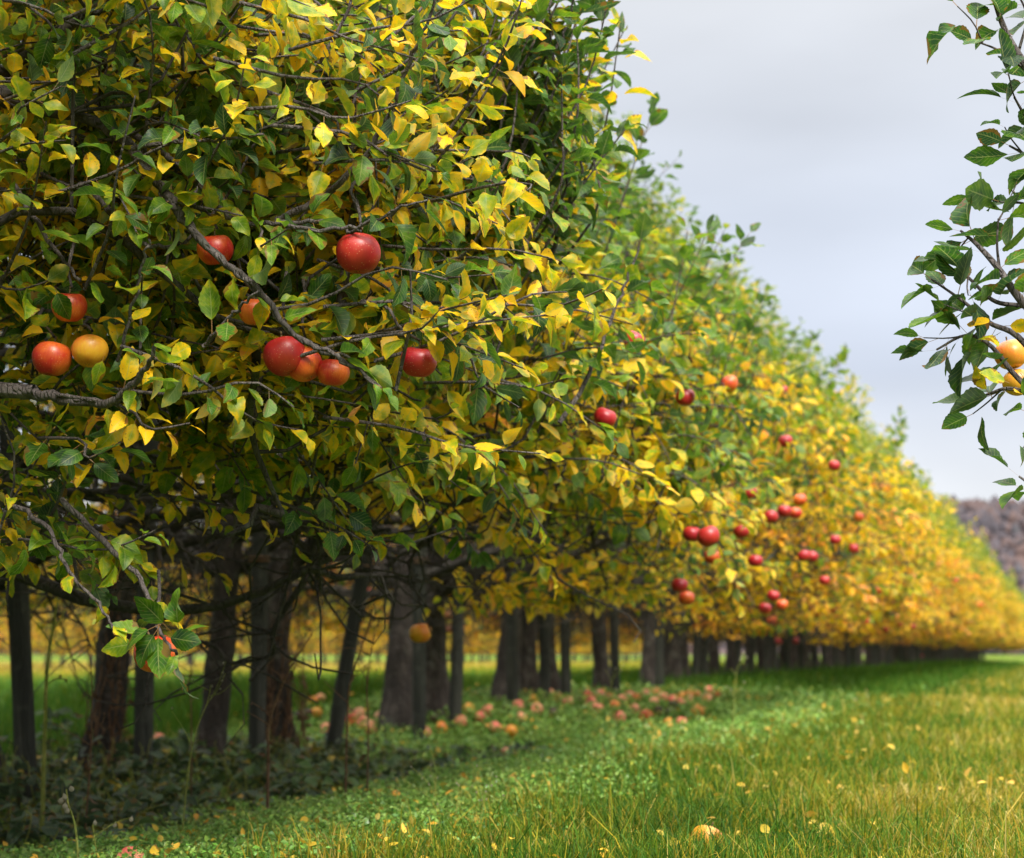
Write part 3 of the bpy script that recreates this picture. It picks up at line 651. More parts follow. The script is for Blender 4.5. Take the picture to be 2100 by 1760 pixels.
rbranch([(2350,900),(2190,700),(2110,640),(2040,600)], (3.15,3.15), .005, .002, .4, .15, .026)
rbranch([(2400,1000),(2250,880),(2150,850),(2060,830)], (3.15,3.15), .005, .002, .5, .3, .04)
rbranch([(2500,2150),(2250,2070),(2150,2010),(2080,1960)], (3.05,3.05), .006, .002, .55, .16, .03, root=.95)
rbranch([(2400,1850),(2200,1800),(2120,1690)], (3.15,3.15), .004, .002, .5, .2, .05)
# yellow patch of leaves round the apple
for c in z2([(1960,1380),(1990,1560),(2050,1590)], (3.1,3.1)):
    c = c-.05*ray(1990, 730); n = 3; RL.add(np.repeat(c[None], n, 0)+rr_.normal(0, .016, (n, 3)), rr_.normal(0, 1, (n, 3)), rr_.normal(0, .5, (n, 3))+[0, -.5, .6], .05, np.clip(rr_.choice([.74, .2, .6], n)+rr_.normal(0, .05, n), 0, 1), .2)
for V, F in zip(TT.V, TT.F): pass
tr_ = empty('apple_tree', off, 0, 'apple tree at the right edge reaching dark green branch tips against the sky', 'apple tree', 'apple trees of the long row')
del tr_['group']
link('trunk', TK.mesh('trunk', M_bark), tr_); link('branches', RB.mesh('branches', M_branch, RS, M_twig), tr_)
c = link('crown', RL.mesh('crown', M_leaf, K=14, cross=5, bend=.7, ratio=.70, rng=np.random.default_rng(31)), tr_); c['yellow'] = -.04

# ------------------------------------------------------------------ stakes
def stake_mesh(seed, h=1.75, r=.045):
    T = Tubes(); z = np.linspace(-.1, h, 14); P = np.stack([.006*np.sin(z*3+seed), .006*np.cos(z*2+seed), z], 1)
    rad = np.interp(z, [-.05, h-.03, h], [r, r*.88, r*.7]); T.add(P, rad, 12, .10, seed)
    me_v = np.concatenate(T.V); k = 12; top = len(me_v)-k
    me_v = np.vstack([me_v, P[-1]+[0, 0, .006]]); tri = np.array([[top+j, top+(j+1) % k, len(me_v)-1] for j in range(k)])
    return mesh('tree_stake', me_v, [np.concatenate(T.F), tri], M_post)
SM = [stake_mesh(s) for s in range(4)]
def tie_mesh():
    T = Tubes(); a = np.linspace(0, 2*math.pi, 19)
    for dz in (0, .02): T.add(np.stack([.053*np.cos(a), .053*np.sin(a), np.full(19, 1.12+dz)], 1), .005, 5)
    return T.mesh('tie', M_dry)
TIE = tie_mesh()
def stake(x, y, lx, ly, label, group='wooden stakes along the tree row'):
    t = empty('tree_stake', (x, y, float(gz(x, y))), 0, label, 'stake', group); t.rotation_euler = (lx, ly, random.uniform(0, 6))
    p = link('post', random.choice(SM), t); link('tie', TIE, t); return t
front = [(62, .0, .085, 'pale grey thick stake leaning at the left edge of the picture'), (290, 0, .0, 'dark stake close behind the vine-wrapped flared trunk'),
 (528, 0, .01, 'dark upright stake touching the second vine-wrapped trunk'), (680, 0, .155, 'dark stake leaning strongly to the right between two trees'),
 (858, 0, .01, 'dark stake right in front of the thick spotted trunk'), (932, 0, .02, 'dark narrow stake standing alone right of the slim trunk'),
 (1052, 0, .01, 'thin stake beside the pale grey trunk'), (1118, 0, .03, 'dark stake between two brown trunks above the fallen apples'),
 (1160, 0, .0, 'straight grey stake standing clear in a gap above the fallen apples'), (1262, 0, .06, 'slanted dark stake with tall seed weeds at its foot'),
 (1352, 0, .0, 'grey stake beside the broad upright trunk')]
for px, lx, ly, lab in front:
    Y = solve_y(px, ROW_X+.28, .1); stake(ROW_X+.28, Y, lx, ly, lab)
for Y in ys[n_front:]:
    stake(ROW_X+random.uniform(.12, .35), Y+random.uniform(.35, .6), random.gauss(0, .02), random.gauss(.02, .05), 'dark stake in the blurred crowd of trunks down the row' if Y < 40 else 'far stake at the vanishing end of the trunk row', 'wooden stakes along the tree row' if Y < 40 else 'far wooden stakes')

# ------------------------------------------------------------------ apples
def apple_meshes():
    k, m = 28, 20
    prof = []
    for i in range(m+1):
        a = math.pi*i/m                   # 0 = stalk end
        r = math.sin(a)**.92*(1+.06*math.cos(a)); z = .93*math.cos(a)
        z -= .27*math.exp(-(a/.34)**2) ; z += .14*math.exp(-((math.pi-a)/.30)**2)
        prof.append((r, z))
    def body(seed):
        V = []
        for i, (r, z) in enumerate(prof):
            for j in range(k):
                th = 2*math.pi*j/k
                lob = 1+.022*math.cos(5*th)*(i/m)**2
                n_ = 1+.05*mnoise.noise(Vector((math.cos(th)*r+seed*3, math.sin(th)*r, z)))
                V.append((r*math.cos(th)*lob*n_, r*math.sin(th)*lob*n_, z*n_+.03*r*math.cos(th+seed)))
        F = [[i*k+j, (i+1)*k+j, (i+1)*k+(j+1) % k, i*k+(j+1) % k] for i in range(m) for j in range(k)]
        return np.array(V)*.04, np.array(F)
    return [body(s) for s in range(5)]
AB = apple_meshes(); AM = {}
def amesh(mat, v):
    if (mat.name, v) not in AM: AM[(mat.name, v)] = mesh('apple_body', AB[v][0], AB[v][1], mat)
    return AM[(mat.name, v)]
T = Tubes(); T.add(spline([(0, 0, .018), (.001, .001, .030), (.004, 0, .048)], 7), np.linspace(.0014, .0021, 7), 6); STALK = T.mesh('stalk', M_stem)
T = Tubes()
for j in range(5):
    a = j*1.2566; T.add([(.002*math.cos(a), .002*math.sin(a), -.0278), (.004*math.cos(a), .004*math.sin(a), -.031), (.0055*math.cos(a+.3), .0055*math.sin(a+.3), -.0338)], [.0018, .0014, .0004], 4)
CALYX = T.mesh('calyx', M_dry)
def apple(p, mat, rad=.04, label='', group=None, rot=None, parts=True, cat='apple', name='apple'):
    t = empty(name, p, 0, label, cat, group)
    t.rotation_euler = rot if rot is not None else (random.gauss(0, .18), random.gauss(0, .18), random.uniform(0, 6.28))
    s = rad/.04; t.scale = (s, s, s*random.uniform(.94, 1.02))
    link('body', amesh(mat, random.randrange(5)), t)
    if parts: link('stalk', STALK, t); link('calyx', CALYX, t)
    return t
for x, y, r, m, lab in near:
    dep = near_depth(r)
    apple(at(x, y, dep), dict(r=M_red, o=M_orange, y=M_yellow)[m], r*dep/3500, lab, 'ripe apples on the near branches')
for x, y, dep, r, m, lab in ((862,1298,6.2,23,M_yellow,'yellow apple hanging low in front of the thick spotted trunk'),(1452,1100,5.9,24,M_red,'red apple hanging alone at the middle of the row, blurred')):
    apple(at(x, y, dep), m, r*dep/3500, lab, 'ripe apples on the near branches')
for x, y, r, m, lab in ((2072,728,34,M_yellow,'yellow and red apple half hidden among leaves at the right edge'),(2085,785,30,M_yellow,'yellow apple below another on the right edge branch')):
    apple(at(x, y, 3.26), m, r*3.26/3500, lab, 'apples on the right edge tree')
far = [(1640,1025,13),(1608,1048,11),(1630,1052,11),(1580,1060,9),(1710,955,10),(1712,1107,9),(1648,1140,13),(1664,1142,9),(1750,1125,8),(1823,1130,10),(1548,1150,13),
 (1460,1142,10),(1393,1200,12),(1407,1226,11),(1585,1222,10),(1603,1240,9),(1582,1273,13),(1568,1248,10),(1672,1255,13),(1705,1250,10),(1595,1315,14),(1632,1314,10),(1870,1285,9),(1874,1301,9),
 (1843,1280,8),(1938,1310,8),(1952,1318,8),(1495,787,9),(1405,815,8),(1240,857,8),(1985,1275,6),(2055,1285,6),(1418,1095,9),(1520,1090,8),(1690,1190,8),(1740,1215,8),(1800,1210,7),(1610,905,8),(1625,770,8),(1605,800,8),(1760,1060,7),(1905,1240,6),(1780,1275,8),(1815,1290,7),(1890,1345,7),(1868,1338,7),(1535,1010,8),(1300,700,7),(1960,1190,5),(2010,1240,5)]
for x, y, r in far:
    p = on_hull(x, y, .05); dep = project(p)[2]; rad = min(max(r*dep/3500, .032), .045)
    z = 'upper' if y < 1000 else ('middle' if y < 1170 else 'lower'); s_ = 'left' if x < 1600 else ('mid' if x < 1760 else 'far')
    where = {'left': 'where the row begins to blur', 'mid': 'on the golden stretch of the row', 'far': 'near the far end of the row'}[s_]
    apple(p, random.choice([M_red, M_red, M_red, M_orange]), rad, 'small blurred red apple in the %s foliage %s' % (z, where), 'blurred apples in the %s foliage %s' % (z, where))
for x, y in ((918,1291),(918,1262),(1180,1230),(755,1210)):
    p = at(x, y, 15); apple(p, M_pink, .042, 'red apple seen far back between the trunks', 'apples beyond the trunks')
# fallen fruit
fallen = [(1110,1435),(1145,1438),(1165,1430),(1205,1432),(1250,1436),(1290,1431),(1322,1428),(1345,1424),(1380,1441),(1398,1434),(1412,1430),(1427,1431),(1453,1419),(1380,1455),(1165,1446),
 (640,1443),(657,1440),(648,1468),(700,1478),(722,1484),(736,1470),(612,1476),(628,1472),(668,1502),(325,1525),(1040,1458),(1062,1455),(945,1487),(1325,1477),(1430,1466),(1305,1437),(1230,1430),(1360,1436),(1000,1465),(1075,1430),(890,1480),(705,1460),(1186,1440),(1212,1446),(1275,1442),(1340,1446),(1395,1448),(1092,1442),(1128,1428),(760,1500),(590,1500),(1416,1441)]+[(560,1530),(585,1515),(690,1495),(745,1490),(780,1478),(905,1500),(930,1475),(960,1460),(985,1478),(1015,1500),(1070,1478),(1100,1462),(1135,1470),(1225,1460),(1260,1455),(1300,1462),(1375,1470),(1450,1440),(1470,1430),(480,1540),(310,1550),(870,1510)]
for x, y in fallen:
    p = on_ground(x, y+6, .0); g = 'left' if x < 800 else 'heap'
    lab = 'pinkish fallen apple in the shaded weeds between the left trunks' if g == 'left' else 'pinkish fallen apple among the many under the middle trees'
    apple((p[0], p[1], p[2]+.042), random.choice([M_pink, M_pink, M_pink, M_orange, M_yellow, M_yellow, M_rotten]), random.uniform(.040, .048), lab, 'fallen apples ' + ('between the left trunks' if g == 'left' else 'under the middle trees'), rot=(random.uniform(-1.6, 1.6), random.uniform(-1, 1), random.uniform(0, 6)))
for x, y, r, m, lab in ((1270,1482,.042,M_pink,'pink fallen apple lying alone in front of the heap'),(1350,1468,.036,M_rotten,'black rotten apple lying in front of the heap'),
 (1397,1490,.034,M_pink,'fallen pink apple, right of a pale one in front of the heap'),(1370,1490,.03,M_yellow,'small pale fallen apple left of a pink one'),
 (1048,1510,.04,M_yellow,'yellow fallen apple half sunk in weeds, lower left of the heap'),(1036,1550,.024,M_pink,'tiny pink fallen apple alone in the green ground cover'),
 (268,1768,.034,M_pink,'salmon pink fallen apple at the bottom left in the ground cover'),(72,1756,.012,M_red,'red fallen apple at the bottom left corner in the weeds'),
 (1450,1742,.038,M_yellow,'golden yellow fallen apple in the grass at the bottom'),(640,1552,.03,M_yellow,'yellow fallen apple in the dark weeds right of a trunk')):
    p = on_ground(x, y, .03); apple((p[0], p[1], p[2]-.03+r*.5+(.042 if y < 1600 else (.03 if x > 1400 else .014))), m, r, lab, 'single fallen apples', rot=(random.uniform(-1.6, 1.6), random.uniform(-1, 1), 0))

# ------------------------------------------------------------------ ground, hill, forest
G = 1500
gx = np.unique(np.concatenate([[-G, -400, -100, -40, -20], np.arange(-14, 4, .3), [8, 20, 60, 400, G]])); gy = np.unique(np.concatenate([[-60, -20, -5], np.arange(0, 26, .5), [35, 60, 120, 400, 1000, 2200]]))
GX, GY = np.meshgrid(gx, gy); GV = np.stack([GX.ravel(), GY.ravel(), gz(GX, GY).ravel()], 1)
gi = np.arange(len(gy)-1)[:, None]*len(gx); gj = np.arange(len(gx)-1)[None]; GF = np.stack([gi+gj, gi+gj+1, gi+len(gx)+gj+1, gi+len(gx)+gj], -1).reshape(-1, 4)
link('ground', mesh('ground', GV, GF, M_ground)); tag(bpy.data.objects['ground'], 'wide flat orchard meadow under grass', 'ground', kind='structure')
def hill_mat():
    m, n, l = newmat('far_wood'); o = n.new('ShaderNodeOutputMaterial'); b = n.new('ShaderNodeBsdfPrincipled'); l.new(b.outputs[0], o.inputs[0])
    tcn = n.new('ShaderNodeTexCoord'); nz = n.new('ShaderNodeTexNoise'); nz.inputs['Scale'].default_value = .06; nz.inputs['Detail'].default_value = 6; l.new(tcn.outputs['Object'], nz.inputs[0])
    cr = ramp(n, [(.3, (.06,.055,.062)), (.45, (.085,.074,.08)), (.55, (.12,.08,.07)), (.63, (.08,.076,.085)), (.72, (.10,.12,.09))]); l.new(nz.outputs[0], cr.inputs[0]); l.new(cr.outputs[0], b.inputs['Base Color']); b.inputs['Roughness'].default_value = 1; b.inputs['Specular IOR Level'].default_value = 0
    return m
M_hill = hill_mat()
nx, ny = 130, 26; X = np.linspace(-700, 500, nx); Yv = np.linspace(560, 960, ny); V = []
for j in range(ny):
    f = j/(ny-1)
    for i in range(nx):
        z = -3 + 71*math.sin(min(1, f*1.25)*math.pi/2)**1.3*(1 - .22*((X[i]+60)/400 if X[i] > -60 else 0)) + 5*mnoise.noise(Vector((X[i]*.006, Yv[j]*.006, 2)))
        V.append((X[i], Yv[j], z))
V = np.array(V); F = [[j*nx+i, j*nx+i+1, (j+1)*nx+i+1, (j+1)*nx+i] for j in range(ny-1) for i in range(nx-1)]
o = link('hill', mesh('hill', V, F, M_hill)); tag(o, 'low hill on the horizon at right', 'hill', kind='structure')
# wood on the hill: many lumpy crowns, one mass
rg = np.random.default_rng(5); n = 11000
cx = rg.uniform(-420, 330, n); cy = rg.uniform(565, 930, n)
fi = ((cx+700)/1200*(nx-1)).astype(int); fj = ((cy-560)/400*(ny-1)).astype(int); cz = V[fj*nx+fi][:, 2]
ico = [(0, 0, 1)] + [(math.cos(a)*.9, math.sin(a)*.9, .45) for a in np.arange(6)*1.047] + [(math.cos(a), math.sin(a), -.3) for a in np.arange(6)*1.047+.5]
ico = np.array(ico); ft = [[0, 1+i, 1+(i+1) % 6] for i in range(6)] + [[1+i, 7+i, 1+(i+1) % 6] for i in range(6)] + [[7+i, 7+(i+1) % 6, 1+(i+1) % 6] for i in range(6)]
rad = rg.uniform(1.5, 3.3, n); VV = ico[None]*np.stack([rad, rad, rad*rg.uniform(1.3, 2.2, n)], 1)[:, None]*rg.uniform(.75, 1.2, (n, 13, 1)) + np.stack([cx, cy, cz+3], 1)[:, None]
FF = (np.array(ft)[None] + (np.arange(n)*13)[:, None, None]).reshape(-1, 3)
o = link('far_forest', mesh('far_forest', VV.reshape(-1, 3), FF, M_hill, False)); tag(o, 'brownish bare autumn wood covering the far hill', 'forest', kind='stuff')

# ------------------------------------------------------------------ grass and ground cover
def scatter(n, y0, y1, latmin, latmax, rng):
    """points on the ground thinning with distance, inside a widened view wedge"""
    Y = y0*(y1/y0)**rng.random(n)
    lo = np.maximum(latmin, -.72*Y-.5); hi = np.minimum(latmax, .12*Y+.6)
    X = lo + (hi-lo)*rng.random(n); return X, Y
def fbm(X, Y, s):
    return np.sin(X*s*1.3+1.7*np.sin(Y*s*.7+.4)+.8)*.35 + np.sin(Y*s*1.1+2.1*np.sin(X*s*.9)+2.)*.35 + np.sin(X*s*3.1-Y*s*2.3+1.1*np.sin(X*s*2+Y*s))*.3
def blades(X, Y, h, wd, tone, rng, name, lean=.5):
    n = len(X); az = rng.uniform(0, 6.283, n); wz = rng.uniform(0, 6.283, n); ln = rng.uniform(.1, 1, n)**1.3*lean*1.4
    dx = np.cos(az)*ln*h; dy = np.sin(az)*ln*h; sx = np.cos(wz)*wd/2; sy = np.sin(wz)*wd/2; z0 = np.zeros(n); zg = gz(X, Y)
    P = lambda a, b, c: np.stack([a, b, c], 1)
    V = np.stack([P(X-sx, Y-sy, z0), P(X+sx, Y+sy, z0), P(X+dx*.28-sx*.85, Y+dy*.28-sy*.85, h*.55), P(X+dx*.28+sx*.85, Y+dy*.28+sy*.85, h*.55), P(X+dx*.65-sx*.5, Y+dy*.65-sy*.5, h*.86), P(X+dx*.65+sx*.5, Y+dy*.65+sy*.5, h*.86), P(X+dx*1.1, Y+dy*1.1, h*(1-.25*ln))], 1)
    V[..., 2] += zg[:, None]
    b = (np.arange(n)*7)[:, None, None]
    q = (np.array([[0, 1, 3, 2], [2, 3, 5, 4]])[None]+b).reshape(-1, 4); t = (np.array([[4, 5, 6]])[None]+b).reshape(-1, 3)
    A = np.zeros((n, 7, 4)); A[..., 0] = np.clip(tone, 0, 1)[:, None]; A[..., 1] = rng.random(n)[:, None]; A[..., 3] = 1
    uv = np.tile(np.array([[.3, .3]]), (n*7, 1))
    return mesh(name, V.reshape(-1, 3), [q, t], M_grass, True, uv, A.reshape(-1, 4))
g = np.random.default_rng(11)
EDGE = -1.45
X, Y = scatter(430000, 3.3, 70, -40, 8, g)
nz_ = fbm(X, Y, 1.4)*.35
EJ = g.normal(0, .14, len(X)); inalley = X > EDGE + nz_*.9 + EJ
strip = (X <= EDGE+nz_*.9+EJ) & (X > -5.6)
keepm = inalley | (strip & ((Y > 11+2*nz_) | (g.random(len(X)) < .16))) | ((X <= -5.6))
X, Y, inalley, strip = X[keepm], Y[keepm], inalley[keepm], strip[keepm]
lod = np.clip(Y/4.5, 1, 12)**.75
big = fbm(X, Y, .8); fine = fbm(X, Y, 5.)
h = (.055+.05*g.random(len(X))+.032*fine)*np.clip(lod**.15, 1, 1.3)
heap = strip & (Y < 17); h = np.where(strip, h*np.where(heap, .45, 1.5), h); h = np.where((X < -5.2), h*(1.2+1.3*(Y < 17)*(.5+.6*np.clip(fbm(X, Y, 1.9), -.6, 1))), h); tall = g.random(len(X)) < .05; h = np.where(tall, h*1.6, h); h = np.clip(h, .02, .34)
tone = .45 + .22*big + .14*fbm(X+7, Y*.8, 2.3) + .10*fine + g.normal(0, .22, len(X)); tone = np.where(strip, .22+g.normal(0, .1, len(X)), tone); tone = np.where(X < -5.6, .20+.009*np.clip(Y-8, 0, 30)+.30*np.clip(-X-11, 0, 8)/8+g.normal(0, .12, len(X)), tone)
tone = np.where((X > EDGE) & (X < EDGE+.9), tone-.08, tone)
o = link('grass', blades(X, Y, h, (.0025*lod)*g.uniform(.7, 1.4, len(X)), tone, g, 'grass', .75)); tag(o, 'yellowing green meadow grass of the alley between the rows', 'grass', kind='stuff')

def ground_leaves(n, y0, y1, la, lb, size, hh, tone, name, mat, label, K=3, ratio=.6, sel=None, lodp=.8, bend=.7, cat='ground cover', flat=.5):
    X, Y = scatter(n, y0, y1, la, lb, g)
    if sel is not None:
        k = sel(X, Y); X, Y = X[k], Y[k]
    m = len(X); lod = np.clip(Y/4.5, 1, 8)**lodp
    top = hh*(1+.45*fbm(X, Y, 3.5))*np.clip(lod, 1, 2)**.3; z = np.clip(top*g.random(m)**.5, .004, 1)
    D = g.normal(0, 1, (m, 3))*[1, 1, .45]; LVg = Leaves()
    LVg.add(np.stack([X, Y, z+gz(X, Y)], 1), D, np.array([0, 0, 1.])+g.normal(0, flat, (m, 3)), size*lod*g.uniform(.6, 1.3, m), np.clip(g.normal(tone, .16, m)+.1*fbm(X, Y, 1.2), 0, 1), .3)
    o = link(name, LVg.mesh(name, mat, K=K, ratio=ratio, rng=g, bend=bend)); tag(o, label, cat, kind='stuff'); return o
cov = lambda X, Y: (X < EDGE + fbm(X, Y, 1.4)*.35+.35*g.normal(0, 1, len(X))*.6) & ((Y < 13) | (g.random(len(X)) < .25)) & (X > -5.2-.1*Y*(Y < 9))
ground_leaves(190000, 3.3, 22, -8, 0, .0150, .065, .52, 'ground_cover', M_cover, 'low bright green chickweed carpet along the tree row', K=2, ratio=.62, sel=cov, cat='ground cover')
ground_leaves(9000, 3.3, 30, -6, 3, .028, .07, .5, 'fallen_leaves', M_fallen, 'yellow fallen leaves scattered over grass and weeds', K=4, ratio=.6, sel=lambda X, Y: g.random(len(X)) < .36, lodp=.35, cat='leaves')
# dark weeds under the left trees
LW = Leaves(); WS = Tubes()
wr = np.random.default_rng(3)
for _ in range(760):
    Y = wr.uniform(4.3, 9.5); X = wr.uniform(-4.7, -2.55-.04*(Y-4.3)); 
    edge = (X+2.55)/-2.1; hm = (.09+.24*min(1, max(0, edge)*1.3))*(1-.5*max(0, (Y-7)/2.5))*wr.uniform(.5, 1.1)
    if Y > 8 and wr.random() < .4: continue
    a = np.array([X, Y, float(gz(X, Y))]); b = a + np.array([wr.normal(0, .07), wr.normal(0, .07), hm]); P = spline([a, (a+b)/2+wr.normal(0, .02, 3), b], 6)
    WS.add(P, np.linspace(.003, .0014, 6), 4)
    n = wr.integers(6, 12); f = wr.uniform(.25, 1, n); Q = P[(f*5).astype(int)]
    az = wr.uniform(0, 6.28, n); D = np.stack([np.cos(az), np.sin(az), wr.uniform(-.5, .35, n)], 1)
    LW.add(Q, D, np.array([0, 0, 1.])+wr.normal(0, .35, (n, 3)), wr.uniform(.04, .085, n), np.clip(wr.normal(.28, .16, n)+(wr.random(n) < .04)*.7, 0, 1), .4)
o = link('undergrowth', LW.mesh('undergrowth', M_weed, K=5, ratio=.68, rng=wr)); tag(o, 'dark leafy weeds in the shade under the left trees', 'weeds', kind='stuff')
o2 = link('weed_stems', WS.mesh('weed_stems', M_green_stalk), o)

# ---- two big leaves lying in the grass
for x, y, sz, tn, lab in ((1690, 1735, .075, .35, 'round yellow fallen leaf standing in the grass at the lower right'), (1590, 1700, .05, .2, 'pale creamy fallen leaf lying left of the round yellow one')):
    p = on_ground(x, y, 0); LL = Leaves(); LL.add(np.array([[-.03, 0, .03]]), np.array([[1., .1, .25]]), np.array([[.1, -.75, .6]]), sz, tn, .1)
    o = link('fallen_leaf', LL.mesh('fallen_leaf', M_fallen, K=10, cross=5, ratio=.75, rng=np.random.default_rng(3))); o.location = p; tag(o, lab, 'leaf')
# ---- single stalks
SEEDB = {}
def seed_ball(mat):
    if mat.name not in SEEDB:
        S = Tubes(); S.add([(0, 0, -1), (0, 0, -.75), (0, 0, -.2), (0, 0, .3), (0, 0, .75), (.1, 0, 1.3)], [.1, .6, 1, .9, .45, .05], 8); SEEDB[mat.name] = S.mesh('seed_head', mat)
    return SEEDB[mat.name]
def stalk(pts, dep, r0, r1, mat, label, seeds=0, seedr=.005, branches=0, name='weed_stalk', seedmat=None, cat='weed stalk', ground=True, leaves=0, leaftone=.3, g_=None, curl=0):
    P = [at(x, y, dep) for x, y in pts]
    base = np.array(P[0]).copy()
    if ground: base[2] = float(gz(base[0], base[1])); P[0] = base.copy()
    rngs = np.random.default_rng(int(pts[0][0])); Q = spline(P, 24)-base
    e = empty(name, base, 0, label, cat, g_)
    T = Tubes(); T.add(Q, np.linspace(r0, r1, 24), 6)
    tips = [Q[-1]]
    for k in range(branches):
        i = rngs.integers(8, 22); d = unit(rngs.normal(0, 1, 3)*[1, .6, .4]+[0, 0, .9]); ln = rngs.uniform(.05, .14)
        q = spline([Q[i], Q[i]+d*ln*.5+rngs.normal(0, .006, 3), Q[i]+d*ln], 6); T.add(q, np.linspace(r1*1.1, r1*.6, 6), 4); tips.append(q[-1]); tips.append(q[3])
    link('stem', T.mesh('stem', mat), e)
    if seeds:
        for k in range(seeds):
            c = tips[k % len(tips)] + rngs.normal(0, .006, 3) - np.array([0, 0, .012*(k//len(tips))]); q = link('seed_head', seed_ball(seedmat or mat), e)
            q.location = c; q.scale = (seedr*.8, seedr*.8, seedr); q.rotation_euler = rngs.uniform(-.6, .6, 3)
    if leaves:
        LL = Leaves(); i = rngs.integers(4, 24, leaves); D = rngs.normal(0, 1, (leaves, 3)); D[:, 2] -= .4
        LL.add(Q[i], D, rngs.normal(0, .6, (leaves, 3))+[0, 0, 1], rngs.uniform(.02, .05, leaves), leaftone, .3); link('foliage', LL.mesh('foliage', M_dry if curl else M_weed, K=5, ratio=.35 if curl else .6, rng=rngs), e)
    return e
M_seed = bark_mat('seed_husk', (.25,.22,.14), (.45,.40,.28), (.6,.56,.42), 60, 0)
stalk([(88,1655),(92,1500),(96,1380),(108,1290),(118,1235)], 5.4, .0075, .003, M_green_stalk, 'thick yellow-green weed stalk standing before the pale leaning stake', 5, .006, 4, leaves=3)
stalk([(165,1775),(155,1700),(140,1650),(136,1618)], 3.75, .0028, .0016, M_green_stalk, 'slim green stem with pale seed balls at the bottom left', 5, .0075, 0, seedmat=M_seed)
stalk([(205,1775),(195,1730),(190,1690)], 3.8, .0018, .001, M_green_stalk, 'short stem with pale seed balls right of the slim green stem', 3, .006, 1, seedmat=M_seed)
stalk([(372,1700),(385,1590),(402,1500),(425,1440),(432,1405)], 4.7, .0022, .001, M_green_stalk, 'tall thin straw-coloured stem before the dark straight trunk', 8, .0035, 5, seedmat=M_seed)
stalk([(708,1600),(712,1480),(718,1400),(750,1300),(768,1235)], 5.6, .0038, .0018, M_dry, 'tall brown dead stalk right of the leaning stake', 6, .004, 5, leaves=6, curl=1)
stalk([(752,1640),(755,1500),(752,1400),(762,1330),(770,1280)], 5.6, .003, .0014, M_dry, 'second brown dead stalk with forked top beside the first', 4, .004, 4, leaves=4, curl=1)
stalk([(548,1690),(550,1560),(553,1480),(590,1380),(640,1300)], 5.2, .0055, .002, M_dry, 'reddish brown dead stalk bending right before the second vine-wrapped trunk', 6, .004, 5, leaves=8, curl=1)
stalk([(172,1690),(185,1560),(188,1400),(180,1330)], 5.2, .003, .0015, M_dry, 'thin brown dead stalk before the flared vine-wrapped trunk', 4, .004, 3, leaves=4, curl=1)
stalk([(395,1560),(392,1460),(385,1400),(398,1375)], 6.2, .003, .0015, M_dry, 'dark dead stalk with side twigs left of the dark straight trunk', 3, .004, 4)
stalk([(1248,1480),(1252,1420),(1262,1370)], 9, .003, .0015, M_green_stalk, 'small seed weed at the foot of the slanted dark stake', 8, .006, 5, seedmat=M_seed)
stalk([(1500,1440),(1508,1390),(1520,1350)], 9, .003, .0015, M_green_stalk, 'small seed weed before the crowded blurred trunks', 8, .006, 5, seedmat=M_seed)
for i in range(9):
    px = 600+i*55+random.uniform(-20, 20); p = on_ground(px, 1660+random.uniform(-40, 80)); d = project(p)[2]; x, y, _ = project(p)
    stalk([(x, y), (x+random.uniform(-8, 8), y-45), (x+random.uniform(-20, 20), y-95)], d, .0014, .0008, M_green_stalk, 'thin short seed stem rising from the bright green ground cover', 5, .0028, 4, seedmat=M_seed, g_='thin seed stems in the ground cover')
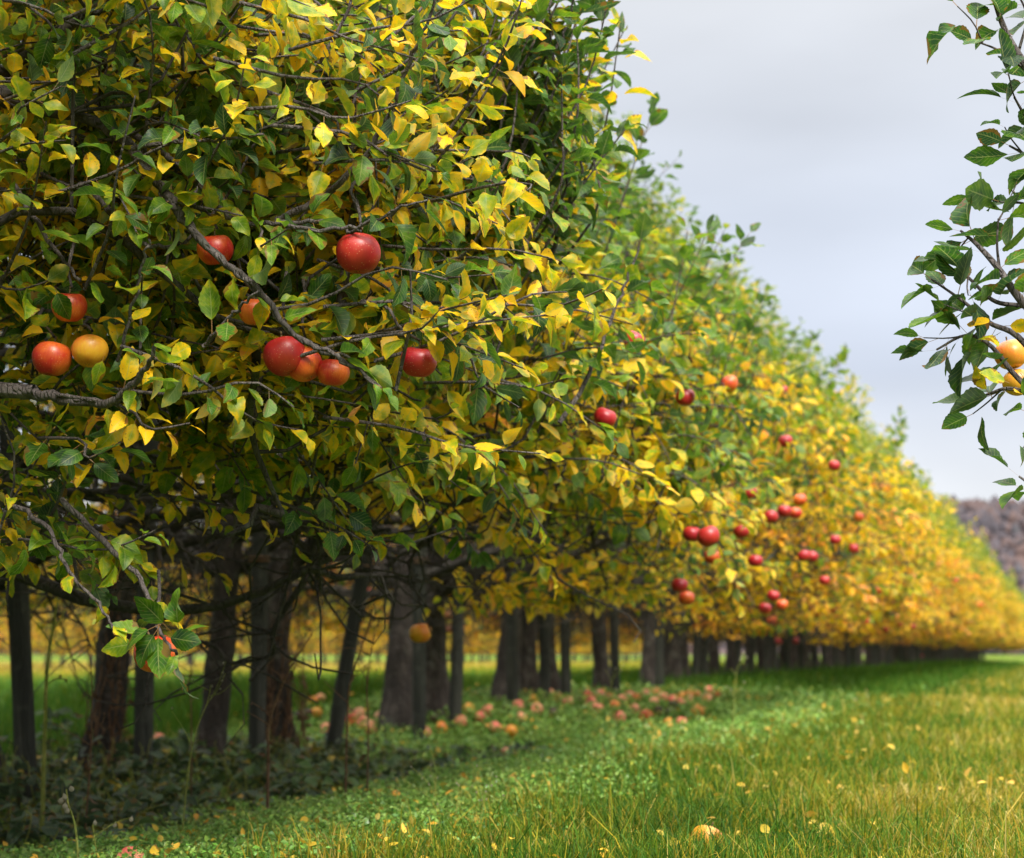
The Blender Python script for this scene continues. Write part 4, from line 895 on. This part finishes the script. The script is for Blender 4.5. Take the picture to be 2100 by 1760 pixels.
# broad weed leaves at the edge of the shade
def leafy(px, py, n, label, ht, size=.06, tone=.55):
    p = on_ground(px, py); e = empty('leafy_weed', p, 0, label, 'weed'); T = Tubes(); LL = Leaves(); r = np.random.default_rng(int(px))
    for k in range(n):
        b = np.array([r.normal(0, .07), r.normal(0, .05), ht*r.uniform(.6, 1.1)]); P = spline([np.zeros(3), b*.5+[0, 0, .03], b], 6); T.add(P, np.linspace(.0028, .0012, 6), 4)
        m = 5; az = r.uniform(0, 6.28, m); LL.add(P[[2, 3, 4, 5, 5]], np.stack([np.cos(az), np.sin(az), r.uniform(-.3, .3, m)], 1), np.array([0, -.3, 1.])+r.normal(0, .3, (m, 3)), r.uniform(.7, 1.2, m)*size, np.clip(r.normal(tone, .1, m), 0, 1), .4)
    link('stem', T.mesh('stem', M_green_stalk), e); link('foliage', LL.mesh('foliage', M_weed, K=6, ratio=.68, rng=r), e)
leafy(500, 1665, 5, 'leafy weed with broad round leaves in front of the second vine-wrapped trunk', .24, .07)
leafy(660, 1660, 6, 'leafy grey-green weed right of the dead reddish stalk', .16, .06, .5)
leafy(800, 1625, 4, 'leafy weed with drooping grey-green leaves at the edge of the shade', .15, .07, .5)
leafy(140, 1600, 5, 'leafy weed with large heart-shaped leaves beside the pale leaning stake', .36, .085, .5)
leafy(290, 1690, 5, 'leafy weed with yellow-green leaves low in the dark undergrowth', .14, .05, .85)
# dried vines climbing two trunks
def vine(Yt, label, seed, lat=ROW_X):
    r = np.random.default_rng(seed); e = empty('dried_vine', (lat, Yt, float(gz(lat, Yt))), 0, label, 'vine', None); T = Tubes(); LL = Leaves()
    for k in range(16):
        a0 = r.uniform(-2.4, .3); z = np.linspace(0, r.uniform(.5, 1.15), 16); a = a0 + np.cumsum(r.normal(0, .13, 16)); rr = np.interp(z, [0, .15, .5, 1.2], [.17, .125, .108, .10])+np.abs(r.normal(0, .012, 16))
        P = np.stack([rr*np.cos(a), rr*np.sin(a), z], 1); T.add(P, np.linspace(.006, .0022, 16)*r.uniform(.5, 1.2), 5)
        i = r.integers(2, 15, 6); D = np.stack([np.cos(a[i]), np.sin(a[i]), r.uniform(-1.6, -.2, 6)], 1); LL.add(P[i], D, r.normal(0, 1, (6, 3)), r.uniform(.025, .055, 6), .3, .2)
    link('stem', T.mesh('stem', M_dry), e); link('foliage', LL.mesh('foliage', M_dry, K=5, ratio=.4, rng=r, bend=2.2), e)
vine(ys[5], 'dried brown vine climbing the flared leftmost trunk', 1); vine(ys[7], 'dried brown vine tangled on the trunk behind the dark upright stake', 2)
